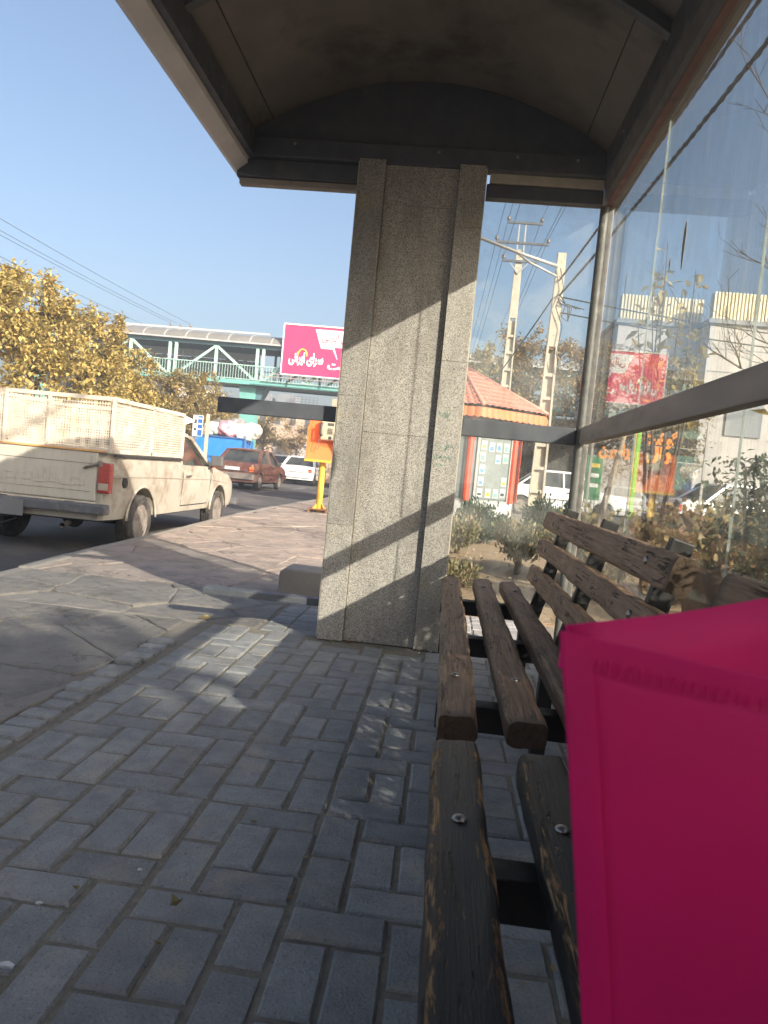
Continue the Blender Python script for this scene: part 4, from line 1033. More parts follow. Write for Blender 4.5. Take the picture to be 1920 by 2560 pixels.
for dy in (0, BD):
    fb(MB().bar((BX0,BY+dy,DZ-.06),(BX1,BY+dy,DZ-.06), .20, .26), 'bottom_chord', M['teal'] if dy == 0 else M['teal_dk'], bevel=.02)
    fb(MB().box(BX0,BX1,BY+dy-.08,BY+dy+.08,TZ-.10,TZ+.22), 'top_chord', M['teal_dk'], bevel=.01)
px = [-25.1,-22.5,-19.93,-17.46,-17.07,-14.56,-12.02,-11.65,-9.1,-6.5,-4.0,-3.6,-1.1,1.4,3.9,6.5,9.0]
for x in px:
    fb(MB().box(x-.085, x+.085, BY-.085, BY+.085, DZ, TZ-.1), 'truss_post', M['teal_lt'], bevel=.015)
    fb(MB().box(x-.07+.5, x+.07+.5, BY+BD-.07, BY+BD+.07, DZ, TZ-.1), 'truss_post', M['teal_dk'], bevel=.015)
dg_ = [(-19.85,TZ-.15,-17.55,DZ+.1),(-14.65,TZ-.15,-16.98,DZ+.1),(-14.5,TZ-.15,-12.1,DZ+.1),(-11.6,DZ+.1,-9.2,TZ-.15),(-25.0,TZ-.15,-22.6,DZ+.1),(-20.0,TZ-.15,-22.4,DZ+.1),(-6.6,TZ-.15,-9.0,DZ+.1),(-6.4,TZ-.15,-4.1,DZ+.1),(-1.2,TZ-.15,-3.5,DZ+.1),(-1.0,TZ-.15,1.3,DZ+.1),(3.8,TZ-.15,1.5,DZ+.1),(4.0,TZ-.15,6.4,DZ+.1)]
for xa, za, xb, zb in dg_:
    fb(MB().bar((xa,BY,za),(xb,BY,zb), .11, .15), 'diagonal', M['teal_lt'], bevel=.012)
    fb(MB().bar((xa+.5,BY+BD,za),(xb+.5,BY+BD,zb), .11, .14), 'diagonal', M['teal_dk'], bevel=.012)
for dy, mt in ((-.12, M['teal_lt']), (BD-.12, M['teal_dk'])):
    m = MB(); m.bar((BX0,BY+dy,DZ+.95),(BX1,BY+dy,DZ+.95), .05, .05); m.bar((BX0,BY+dy,DZ+.12),(BX1,BY+dy,DZ+.12), .04, .04)
    x = BX0
    while x < BX1: m.bar((x,BY+dy,DZ+.12),(x,BY+dy,DZ+.95), .022, .022); x += .17
    tag(fb(m, 'railing', mt), kind='stuff')
# rear corrugated wind screen on the left half
for a, b in zip([-26.5,-23.5,-20.5,-17.5,-15.0], [-23.5,-20.5,-17.5,-15.0,-12.45]):
    fb(MB().box(a+.01, b-.01, BY+BD-.30, BY+BD-.26, DZ+.1, 6.95), 'screen_sheet', M['corr_grey'])
    fb(MB().box(a+.01, b-.01, BY+BD-.31, BY+BD-.27, 6.98, TZ-.12), 'upper_sheet', M['white_strip'])
# rounded roof in bays with white ribs
def arcpts(r0, n=12): return [(BY+BD/2 - (BD/2+.35)*cos(pi*k/n), TZ+.12 + r0*sin(pi*k/n)) for k in range(n+1)]
xb_ = [BX0 + 1.32*k for k in range(29)]
for a, b in zip(xb_, xb_[1:]):
    A = arcpts(.72); B = arcpts(.69); ring = A + [(y, z-.02) for y, z in B[::-1]]
    fb(MB().loft([[(x,y,z) for y,z in ring] for x in (a+.03, b-.03)]), 'roof_bay', M['polycarb'], smooth=True, sharp=40)
    A = arcpts(.745); B = arcpts(.66); ring = A + B[::-1]
    fb(MB().loft([[(x,y,z) for y,z in ring] for x in (a-.03, a+.03)]), 'roof_rib', M['white_strip'], smooth=True, sharp=40)
fb(MB().bar((BX0,BY-.34,TZ+.16),(BX1,BY-.34,TZ+.16), .06, .09), 'eaves_gutter', M['white_strip'])
fb(MB().bar((-21.2,BY+.9,8.46),(-11.6,BY+.9,8.50), .10, .12), 'ridge_duct', M['white_strip'])
# columns
for cx in (-12.45, 3.2, -26.0):
    m = MB(); m.add([(cx-.68,BY+.5,DZ-.2),(cx+.35,BY+.5,DZ-.2),(cx+.35,BY+1.7,DZ-.2),(cx-.68,BY+1.7,DZ-.2),(cx-.36,BY+.75,-.2),(cx+.36,BY+.75,-.2),(cx+.36,BY+1.5,-.2),(cx-.36,BY+1.5,-.2)],
        [(3,2,1,0),(4,5,6,7),(0,1,5,4),(1,2,6,5),(2,3,7,6),(3,0,4,7)]); fb(m, 'column', M['teal'], bevel=.02)
    m = MB(); m.prism([(cx+.36,DZ-.2),(cx+1.0,DZ-.2),(cx+.36,DZ-1.6)], BY+.6, BY+1.6, 'y'); fb(m, 'column_bracket', M['teal_dk'])

# ================================================================== BILLBOARD
M['bb_pink'] = pmat('billboard_pink', (.80, .030, .125), (.74, .026, .11), .7, .5)
M['bb_white'] = pmat('billboard_white', (.86, .85, .84), (.8, .79, .78), 1.0, .5)
M['bb_yellow'] = pmat('billboard_yellow', (.80, .56, .06), (.74, .5, .05), 1.0, .5)
M['bb_text'] = pmat('billboard_text', (.36, .012, .07), (.32, .01, .06), 1.0, .5)
BB = thing('billboard', 'pink billboard with white Persian lettering fixed to the footbridge', 'billboard', (-10.38, BY-.45, 6.05))
MB().box(0, 9.2, 0, .18, 0, 2.92).build('panel', M['bb_pink'], BB, world=False)
for a in (((-.03,-.02,0),(-.03,-.02,2.92)), ((-.03,-.02,2.95),(9.23,-.02,2.95)), ((-.03,-.02,-.03),(9.23,-.02,-.03)), ((9.23,-.02,0),(9.23,-.02,2.92))): MB().bar(a[0], a[1], .06, .07).build('frame', M['bb_white'], BB, world=False)
MB().prism([(1.86,2.76),(4.6,2.76),(4.6,1.78),(3.05,1.78),(3.30,1.10),(3.26,1.10),(2.98,1.66),(2.27,1.66)], -.012, -.004, 'y').build('speech_panel', M['bb_white'], BB, world=False)
lettering('سرای ایرانی', .62, M['bb_text'], BB, (2.28, -.016, 2.12), ext=.003, off=.012, width=2.15, name='speech_lettering')
lettering('سرای ایرانی', .78, M['bb_white'], BB, (.38, -.012, .76), ext=.004, off=.034, width=2.08, name='logo_lettering')
m = MB(); m.tube([(.92,-.012,1.15),(.95,-.012,1.36),(1.06,-.012,1.49),(1.19,-.012,1.53),(1.32,-.012,1.49),(1.42,-.012,1.36),(1.45,-.012,1.12)], .05, 6); m.build('logo_arch', M['bb_yellow'], BB, smooth=True, world=False)
lettering('ست', .62, M['bb_white'], BB, (2.74, -.012, .50), ext=.004, off=.026, width=1.35, name='slogan_lettering')
m = MB()
for x in (.6, 2.6, 4.6, 6.6): m.bar((x,.05,-.5),(x,.05,0), .06, .06)
m.bar((-1.2,-.35,-.28),(9,-.35,-.28), .05, .05); m.bar((-.6,-.35,-.10),(9,-.35,-.10), .05, .05); m.build('service_rail', M['steel_tan'], BB, world=False)

# ================================================================== small road signs
M['sign_blue'] = pmat('sign_blue', (.03, .13, .42), (.025, .11, .36), 2, .4); M['sign_white'] = pmat('sign_white', (.82,.82,.8), (.74,.74,.72), 2, .45)
SG = thing('bus_stop_sign', 'small blue and white sign board left of the blue trailer', 'sign', (-9.42, 27.0, RZ))
MB().box(-.19,.19,-.01,.01,1.72,2.50).build('board', M['sign_white'], SG, bevel=.004, world=False)
MB().box(.0,.175,-.016,-.011,1.74,2.48).build('blue_field', M['sign_blue'], SG, world=False)
for k in range(3): MB().box(.02,.155,-.020,-.0165,2.36-k*.2,2.41-k*.2).build('text_line', M['sign_white'], SG, world=False)
MB().box(-.15,-.04,-.016,-.011,2.20,2.34).build('pictogram', M['black_trim'], SG, world=False); MB().box(-.14,-.05,-.016,-.011,1.92,2.02).build('pictogram', M['black_trim'], SG, world=False)
MB().box(.30,.42,.0,.06,0,2.58).build('post', M['granite_edge'], SG, world=False)
MB().lathe([(.03,0),(.03,1.75)], (-.1,.03,0), 'z', 10).build('pole', M['post'], SG, world=False, smooth=True)

# ================================================================== KIOSK
M['tile'] = pmat('terracotta_tile_sheet', (.56, .235, .17), (.49, .195, .14), 3, .55, dirt=(.42, .19, .135), dscale=4, dlo=.58, dhi=.74)
M['tile_fascia'] = pmat('orange_fascia', (.66, .185, .065), (.58, .155, .055), 3, .5)
M['red_orange'] = pmat('red_orange_post', (.66, .085, .035), (.58, .07, .03), 3, .45)
M['alu'] = pmat('aluminium_frame', (.40, .40, .38), (.33, .33, .31), 9, .4, metal=.4)
M['kiosk_white'] = pmat('kiosk_white', (.52, .51, .49), (.45, .44, .42), 3, .6)
M['kiosk_grey'] = pmat('kiosk_grey', (.15, .17, .19), (.12, .135, .15), 3, .5)
M['backing'] = pmat('display_backing', (.20, .225, .215), (.165, .185, .18), 4, .6)
KC = Vector((.10, 20.3)); KA = [radians(-77 + 45*k) for k in range(8)]
KI = thing('kiosk', 'octagonal kiosk with a terracotta tiled roof and a display window, right of the pillar', 'kiosk', (KC.x, KC.y, 0))
def kp(r, a, z): return Vector((KC.x + r*cos(a), KC.y + r*sin(a), z))
apex = Vector((KC.x, KC.y, 3.95)); RE = 2.68
for k in range(8):
    a, b = KA[k], KA[(k+1)%8]; A, B = kp(RE, a, 2.66), kp(RE, b, 2.66)
    rows = 10; cols = 22; m = MB(); vs_ = []; top_n = (B-A).cross(apex-A).normalized()
    if top_n.z < 0: top_n = -top_n
    for r_ in range(rows):
        for e, f in ((0, r_/rows), (1, (r_+1)/rows - .002)):
            P, Q = A.lerp(apex, f), B.lerp(apex, f)
            for c_ in range(cols*3+1):
                t = c_/(cols*3); w = (Q-P).length
                amp = .028 * abs(sin(pi*t*cols*.5)) if w > .3 else 0
                vs_.append(P.lerp(Q, t) + top_n*(amp + (.030 if e == 0 else .0)))
    W = cols*3+1
    for q in range(rows*2-1): m.f += [(q*W+i, q*W+i+1, (q+1)*W+i+1, (q+1)*W+i) for i in range(W-1)]
    m.v = [tuple(v) for v in vs_]; m.build('tile_sheet', M['tile'], KI, fix=False)
    m = MB(); m.tube([A + Vector((0,0,.04)), apex + Vector((0,0,.03))], [.055,.045], 8); m.build('hip_ridge', M['tile'], KI, smooth=True)
    # scalloped fascia
    m = MB(); n = 44; A2, B2 = kp(RE*.985, a, 0), kp(RE*.985, b, 0); vs_ = []
    for i in range(n+1):
        p = A2.lerp(B2, i/n); o_ = .018*abs(sin(pi*i/4)); d = (p - Vector((KC.x,KC.y,0))).normalized()
        vs_ += [p + d*o_ + Vector((0,0,2.64)), p + d*o_ + Vector((0,0,2.43 - .03*abs(sin(pi*i/4))))]
    vs_ += [v - (v - Vector((KC.x,KC.y,v.z))).normalized()*.02 for v in vs_]
    q = 2*(n+1)
    m.add(vs_, [(2*i,2*i+1,2*i+3,2*i+2) for i in range(n)] + [(q+2*i,q+2*i+2,q+2*i+3,q+2*i+1) for i in range(n)] + [(2*i+1,q+2*i+1,q+2*i+3,2*i+3) for i in range(n)])
    m.build('fascia', M['tile_fascia'], KI, fix=False)
    s_ = MB(); s_.add([kp(RE*.97,a,2.52), kp(RE*.97,b,2.52), Vector((KC.x,KC.y,2.50))], [(0,1,2)]); s_.build('soffit', M['kiosk_grey'], KI, fix=False)
    # wall facet, plinth, window
    WR = 1.85; A3, B3 = kp(WR, a, 0), kp(WR, b, 0); d = (B3-A3).normalized(); nrm = Vector((d.y, -d.x, 0))
    if nrm.dot(A3 - Vector((KC.x,KC.y,0))) < 0: nrm = -nrm
    def facet(t0, t1, z0, z1, off, th, nm, mat, par=None):
        Lw = (B3-A3).length; p, q = A3 + d*(t0*Lw) + nrm*off, A3 + d*(t1*Lw) + nrm*off
        m = MB(); m.add([Vector((v.x,v.y,z)) - nrm*t for t in (0, th) for v, z in ((p,z0),(q,z0),(q,z1),(p,z1))], [(0,1,2,3),(7,6,5,4),(0,4,5,1),(1,5,6,2),(2,6,7,3),(3,7,4,0)])
        return m.build(nm, mat, par or KI)
    facet(.0, 1.0, -.05, .36, .02, .12, 'plinth', M['kiosk_white']); facet(0, 1, .36, 2.5, -.02, .05, 'wall_panel', M['kiosk_grey'])
    o = thing_part = MB().tube([kp(WR+.02, a, .36), kp(WR+.02, a, 2.5)], .085, 8); o.build('corner_post', M['red_orange'], KI)
    if k in (0, 7, 1):
        w = facet(.20, .92, .44, 1.98, .0, .02, 'display_board', M['backing'])
        for t0, t1, z0, z1 in ((.15,.20,.40,2.02),(.92,.965,.40,2.02),(.15,.965,.36,.40),(.15,.965,2.02,2.06)): facet(t0, t1, z0, z1, .03, .05, 'window_frame', M['alu'])
        if k == 0:
            random.seed(17)
            inks = [pmat('card_ink_%d' % q, c, None, 20, .6) for q, c in enumerate([(.05,.05,.06),(.16,.35,.30),(.30,.22,.10),(.12,.25,.42),(.45,.32,.05)])]
            card = pmat('card_white', (.42,.445,.44), (.36,.385,.38), 6, .4)
            grid = [(r_, c_) for r_ in range(5) for c_ in range(4)]
            skip = {(1,1),(2,1),(2,2),(2,3),(3,1),(3,2)}
            for r_, c_ in grid:
                if (r_, c_) in skip: continue
                t = .24 + c_*.175 + U(-.012,.012); z = 1.66 - r_*.295 + U(-.02,.02)
                cd = facet(t, t+.125, z, z+.23, .012, .004, 'display_card', card, w)
                facet(t+.02, t+.105, z+U(.02,.05), z+U(.10,.16), .0135, .002, 'card_print', random.choice(inks), cd)
    elif k in (2, 6): facet(.1, .9, .5, 2.0, .0, .02, 'shutter', M['alu'])

# ================================================================== CONCRETE POLES AND WIRES
M['concrete'] = pmat('pole_concrete', (.46, .41, .33), (.38, .335, .27), 4, .9, dirt=(.27, .24, .2), dscale=5, dlo=.58, dhi=.74, bmp=.3, bscale=40)
M['wire'] = pmat('black_cable', (.018, .018, .02), (.03, .03, .03), 9, .6)
M['porcelain'] = pmat('brown_porcelain', (.20, .17, .15), (.12, .10, .09), 9, .25)
M['galv'] = pmat('galvanised_arm', (.42, .41, .38), (.33, .32, .3), 9, .5, metal=.3)
def concrete_pole(name, label, loc, h, w0, w1, solid_from):
    T = thing(name, label, 'utility pole', loc, group='concrete utility poles')
    def ww(z): return w0 + (w1-w0)*z/h
    dpt = .16; m = MB()
    for s in (1, -1):
        m.loft([[(s*ww(z)/2 - s*.055*k, y, z) for k, y in ((0,-dpt/2),(1,-dpt/2),(1,dpt/2),(0,dpt/2))] for z in (-.2, solid_from*.5, solid_from)])
    m.build('flange', M['concrete'], T, world=False)
    MB().loft([[(x*ww(z)/2, y*dpt/2, z) for x, y in ((-1,-1),(1,-1),(1,1),(-1,1))] for z in (solid_from, (solid_from+h)/2, h)]).build('shaft', M['concrete'], T, world=False, bevel=.012)
    z = .1
    while z < solid_from - .3:
        w = ww(z)/2 - .05; MB().box(-w, w, -.06, .06, z, z+.09).build('rung', M['concrete'], T, world=False)
        MB().box(-w, w, .035, .062, z+.09, min(z+.62, solid_from)).build('web', M['concrete'], T, world=False); z += .62
    for k in range(int((h-solid_from)/.38)):
        MB().lathe([(.014,0),(.014,.004)], (0,-dpt/2-.003,solid_from+.3+k*.38), 'y', 8).build('bolt_hole', M['black_trim'], T, world=False)
    return T
PB = concrete_pole('concrete_pole', 'nearer concrete ladder pole in front of the parked car, carrying black cables', (2.44, 20.0, -.02), 7.05, .42, .22, 4.6)
PB.rotation_euler = (0, 0, 0)
MB().tube([(-.08,-.1,6.68),(-1.1,-.1,6.95),(-2.25,-.15,7.28)], .045, 8).build('lamp_arm', M['galv'], PB, smooth=True, world=False)
MB().tube([(-.08,-.1,6.42),(-.8,-.1,6.72),(-1.2,-.1,6.97)], .03, 8).build('arm_brace', M['galv'], PB, smooth=True, world=False)
MB().box(-2.75,-2.2,-.25,-.05,7.24,7.36).build('lamp_head', M['galv'], PB, bevel=.03, world=False)
PA = concrete_pole('concrete_pole', 'farther taller concrete pole with crossarms and insulators above the kiosk roof', (1.87, 28.0, -.02), 9.5, .46, .25, 7.0)
INS = []
for xa, xb, z in ((-.55,.72,10.45),(-.92,1.02,9.72),(-.60,.66,9.06)):
    MB().bar((xa,-.12,z),(xb,-.12,z), .07, .08).build('crossarm', M['steel'], PA, world=False)
    for x in (xa+.03, xb-.03):
        p = MB().lathe([(.012,-.05),(.012,.04),(.07,.05),(.075,.08),(.04,.10),(.065,.12),(.06,.15),(.025,.17),(.03,.20),(.0001,.21)], (x,-.12,z+.04), 'z', 12).build('insulator', M['porcelain'], PA, smooth=True, world=False); INS.append((1.87+x, 27.88, z+.20))
for x in (-.11, .13): MB().bar((x,-.10,9.3),(x,-.10,10.5), .05, .05).build('riser', M['galv'], PA, world=False)
for s in (1,-1): MB().bar((s*.35,-.12,9.04),(0,-.12,8.6), .03, .03).build('arm_strut', M['galv'], PA, world=False)
def cable(p, q, sag, r, label, group, n=16, mat=None):
    p, q = Vector(p), Vector(q); pts = []
    for i in range(n+1):
        t = i/n; v = p.lerp(q, t); v.z -= sag*4*t*(1-t); pts.append(v)
    return tag(MB().tube(pts, r, 6).build('overhead_wire', mat or M['wire'], smooth=True), label, 'wire', group)
IN_ = ['left of the top crossarm','right of the top crossarm','left of the middle crossarm','right of the middle crossarm','left of the lowest crossarm','right of the lowest crossarm']
for k, (x, y, z) in enumerate(INS):
    cable((x,y,z), (x+.35,-30,z+.1), .9, .0085, 'thin bare wire running over the shelter from the ' + IN_[k], 'bare wires of the tall pole', 28)
    cable((x,y,z), (x-.9,78,z-.3), .9, .0085, 'thin bare wire running away behind the ' + IN_[k], 'bare wires behind the tall pole')
def twisted(p, q, sag, r, label):
    p, q = Vector(p), Vector(q); m = MB(); n = 150
    for s in range(3):
        pts = []
        for i in range(n+1):
            t = i/n; v = p.lerp(q, t); v.z -= sag*4*t*(1-t); a = 2*pi*(t*62 + s/3); v.x += r*.6*cos(a); v.z += r*.6*sin(a); pts.append(v)
        m.tube(pts, r*.62, 5)
    return tag(m.build('twisted_cable', M['wire'], smooth=True), label, 'cable', 'twisted cables of the near pole')
twisted((2.44,19.9,6.32), (3.05,-16,6.75), .55, .026, 'upper thick twisted black cable along the glass wall')
twisted((2.50,19.9,5.95), (3.35,-16,6.35), .55, .030, 'lower thick twisted black cable along the glass wall')
cable((2.55,20,5.9), (19,23.5,6.1), .35, .018, 'upper horizontal cable leading right from the near pole', 'cables to the right')
cable((2.55,20,5.5), (19,23.5,5.75), .35, .018, 'lower horizontal cable leading right from the near pole', 'cables to the right')
cable((2.4,20,6.0), (.6,36,4.0), .2, .02, 'cable slanting down to the trees from the near pole', None)
m = MB(); 
for k in range(3): m.tube([(2.5,19.86,5.9-.1*k),(2.72+.05*k,19.84,5.6),(2.75,19.86,5.25),(2.58,19.88,5.35),(2.66,19.86,5.7),(2.95+.1*k,19.9,5.6)], .014, 5)
m.tube([(2.42,19.84,6.6),(2.55,19.83,6.1),(2.40,19.83,5.6),(2.62,19.83,5.1),(2.55,19.83,4.4),(2.66,19.84,3.9)], .012, 5)
tag(m.build('cable_loops', M['wire'], smooth=True), 'tangle of black cable loops hanging on the near concrete pole', 'cable')
# far pole and wires on the left
T = thing('far_pole', 'distant T-shaped power pole behind the footbridge on the left', 'utility pole', (-23.05, 60, 0))
MB().box(-.14,.14,-.1,.1,0,11.0).build('shaft', M['concrete'], T, world=False); MB().bar((-1.0,0,11.05),(1.0,0,11.05), .12, .12).build('crossarm', M['steel'], T, world=False)
for x in (-.85,.0,.85): MB().lathe([(.03,0),(.10,.08),(.10,.18),(.05,.26),(.0001,.27)], (x,0,11.1), 'z', 10).build('insulator', M['porcelain'], T, world=False, smooth=True)
for k, (x, z) in enumerate(((-23.9,11.36),(-23.4,11.36),(-22.2,11.36),(-23.6,10.2),(-23.4,9.7))): cable((x,60,z), (x+.6,6,z+.1), .5, .013, ['leftmost thin wire over the yellow trees, highest at the edge','second thin wire over the yellow trees','third thin wire, right-hand end of the far crossarm','fourth thin wire, low over the yellow trees','lowest thin wire over the yellow trees'][k], 'wires over the left-hand trees', 20)

# ================================================================== BUILDINGS
M['plaster'] = pmat('pale_plaster', (.60, .54, .47), (.53, .47, .41), 1.2, .85, dirt=(.44, .38, .32), dscale=.8, dlo=.55, dhi=.75)
M['beige_brick'] = pmat('beige_brick', (.46, .35, .25), (.39, .29, .21), 2, .9)
M['panel_white'] = pmat('cladding_panel', (.48, .445, .41), (.42, .385, .36), .8, .6)
M['win_dark'] = pmat('window_glass_far', (.05, .06, .07), (.09, .10, .11), 2, .2)
M['cream_corr'] = pmat('cream_fin', (.80, .72, .50), (.74, .64, .40), .6, .5)
M['fin_back'] = pmat('fin_backing', (.34, .27, .14), (.3, .24, .12), 1, .7)  # plain darker colour of the parapet behind the cream fins
M['slate'] = pmat('slate_trim', (.20, .215, .235), (.17, .185, .2), 1, .5)
M['shop_red'] = pmat('shop_red', (.62, .045, .035), (.54, .04, .03), 1, .45); M['shop_salmon'] = pmat('shop_salmon', (.66, .27, .19), (.6, .23, .16), 1, .5)
def finned_block(T, x0, x1, y, z0, z1, zc):
    MB().box(x0, x1, y, y+9, 0, z0).build('wall', M['panel_white'], T)
    MB().box(x0-.12, x1+.05, y-.15, y+9, z0, z0+.18).build('cornice', M['slate'], T)
    MB().box(x0, x1, y+.02, y+.3, z0+.18, z1-.04).build('parapet', M['fin_back'], T)
    x = x0 + .02
    while x < x1 - .05:
        MB().box(x, x+.075, y-.07, y+.02, z0+.18, z1).build('parapet_fin', M['cream_corr'], T); x += .135
BR = thing('corner_building', 'two-part building with cream finned parapet and pale cladding seen through the rear glass', 'building', (11, 32, 0))
finned_block(BR, 6.55, 9.9, 32.0, 8.0, 9.20, 0); finned_block(BR, 9.9, 21.0, 30.8, 8.0, 9.25, 0)
for z in (6.0, 6.85): MB().box(6.56, 9.88, 31.985, 31.995, z, z+.03).build('panel_joint', M['slate'], BR); 
for z in (5.2, 6.1, 7.0): MB().box(9.91, 20.9, 30.785, 30.795, z, z+.03).build('panel_joint', M['slate'], BR)
for x in (13.2, 15.6, 18.0): 
    o = MB().box(x, x+1.5, 30.74, 30.79, 3.6, 5.2).build('window', M['slate'], BR); MB().box(x+.08, x+1.42, 30.72, 30.735, 3.68, 5.12).build('pane', M['win_dark'], o)
MB().box(10.9, 12.3, 30.72, 30.79, 3.6, 5.0).build('window', M['slate'], BR)
LS = thing('dark_shop_row', 'low row of shaded shops behind the parked saloon and trees', 'shop', (2.5, 36, 0))
MB().box(-6, 6.2, 36.5, 40, 0, 4.2).build('wall', M['beige_brick'], LS); 
for x in (-5, -2.4, .2, 2.8): MB().box(x, x+2.1, 36.40, 36.49, .1, 2.9).build('shop_opening', M['win_dark'], LS); MB().box(x-.1, x+2.2, 36.2, 36.39, 3.0, 3.6).build('shop_sign', random.choice([M['sign_white'], M['teal'], M['bb_yellow']]), LS)
# far buildings down the street
def block(label, x0, x1, y, h, mat, floors, cols, d=12, wm=None):
    T = thing('far_building', label, 'building', ((x0+x1)/2, y, RZ))
    MB().box(x0, x1, y, y+d, RZ, h).build('wall', mat, T); MB().box(x0-.15, x1+.15, y-.15, y+d, h, h+.35).build('parapet', M['plaster'], T)
    fh = h/floors; cw = (x1-x0)/cols
    for f in range(floors):
        for c in range(cols):
            o = MB().box(x0+cw*(c+.28), x0+cw*(c+.72), y-.05, y+.02, fh*(f+.35), fh*(f+.8)).build('window', M['panel_white'], T)
            MB().box(x0+cw*(c+.31), x0+cw*(c+.69), y-.07, y-.055, fh*(f+.38), fh*(f+.77)).build('pane', wm or M['win_dark'], o)
    return T
t = block('beige building with a roof railing seen under the footbridge', -24.2, -16.6, 90, 7.6, M['beige_brick'], 2, 4)
MB().box(-24.2,-22.6,90.5,93,7.95,9.0).build('stair_head', M['corr_grey'], t); MB().box(-21.8,-19.6,90.6,94,7.95,9.1).build('stair_head', M['slate'], t)
m = MB(); 
for z in (8.3, 8.6, 8.9): m.bar((-20.0,90,z),(-16.6,90,z), .05, .05)
for k in range(8): m.bar((-20+.48*k,90,7.95),(-20+.48*k,90,8.9), .05, .05)
m.build('roof_railing', M['steel'], t)
block('orange shop building right of the beige one', -16.4, -11.5, 92, 5.6, M['shop_salmon'], 2, 3)
block('pale low building far down the left pavement', -34, -25, 70, 6.0, M['panel_white'], 2, 4)
block('cream building behind the yellow trees', -30, -19.5, 50, 5.6, M['plaster'], 2, 5)
block('grey block closing the end of the street', -11, -2, 150, 8, M['plaster'], 3, 4)
block('brown block beyond the kiosk far down the right side', -2, 6, 120, 7, M['beige_brick'], 3, 4)
# white hoarding along the far road
HG = tag(MB().box(-16,-11.2,66,66.2,RZ,2.2).build('white_wall', M['panel_white']), 'white boundary wall in the distance beyond the cars', 'wall')

# ================================================================== VEGETATION
M['bark'] = pmat('bark', (.17, .125, .085), (.10, .075, .052), 9, .95, bmp=.8, bscale=30, bdist=.02, stretch=(3,3,.6))
M['twig'] = pmat('twig', (.115, .085, .062), (.075, .055, .042), 12, .9)
M['leaf_yel'] = leaf_mat('autumn_yellow_leaf', [(.42,.31,.10),(.58,.44,.13),(.24,.21,.08),(.50,.40,.14),(.66,.50,.15),(.32,.29,.11),(.54,.39,.12),(.28,.19,.08)])
M['leaf_olive'] = leaf_mat('autumn_olive_leaf', [(.30,.22,.085),(.40,.29,.10),(.22,.20,.08),(.46,.33,.11),(.17,.16,.07),(.34,.23,.09)])
M['leaf_brown'] = leaf_mat('autumn_brown_leaf', [(.32,.20,.08),(.42,.27,.10),(.24,.16,.07),(.48,.32,.12),(.19,.16,.07),(.36,.22,.09)])
M['leaf_dry'] = leaf_mat('dry_shrub_leaf', [(.16,.13,.05),(.22,.15,.06),(.25,.13,.08),(.12,.11,.045),(.30,.22,.08)])
M['juniper'] = leaf_mat('juniper_green', [(.040,.072,.042),(.062,.10,.055),(.028,.05,.034),(.085,.12,.065),(.048,.08,.045)], trans=.15)
M['juniper_dry'] = leaf_mat('juniper_olive', [(.17,.17,.08),(.22,.19,.085),(.12,.14,.07),(.28,.17,.09),(.15,.16,.085)], trans=.15)
def leaf(m, p, size, droop=.6, wide=.62):
    a = U(0, 2*pi); el = U(-1.3, .35) if R() < droop else U(-.6, 1.0)
    d = Vector((cos(a)*cos(el), sin(a)*cos(el), sin(el))); s = d.cross(Vector((U(-.4,.4),U(-.4,.4),1))).normalized(); n = s.cross(d)
    L = size*U(.7,1.25); w = L*wide*.5
    q = p + d*L*.42
    i = len(m.v); m.v += [tuple(p), tuple(q + s*w + n*w*.35), tuple(p + d*L), tuple(q - s*w + n*w*.35)]
    m.f += [(i, i+1, i+2), (i, i+2, i+3)]
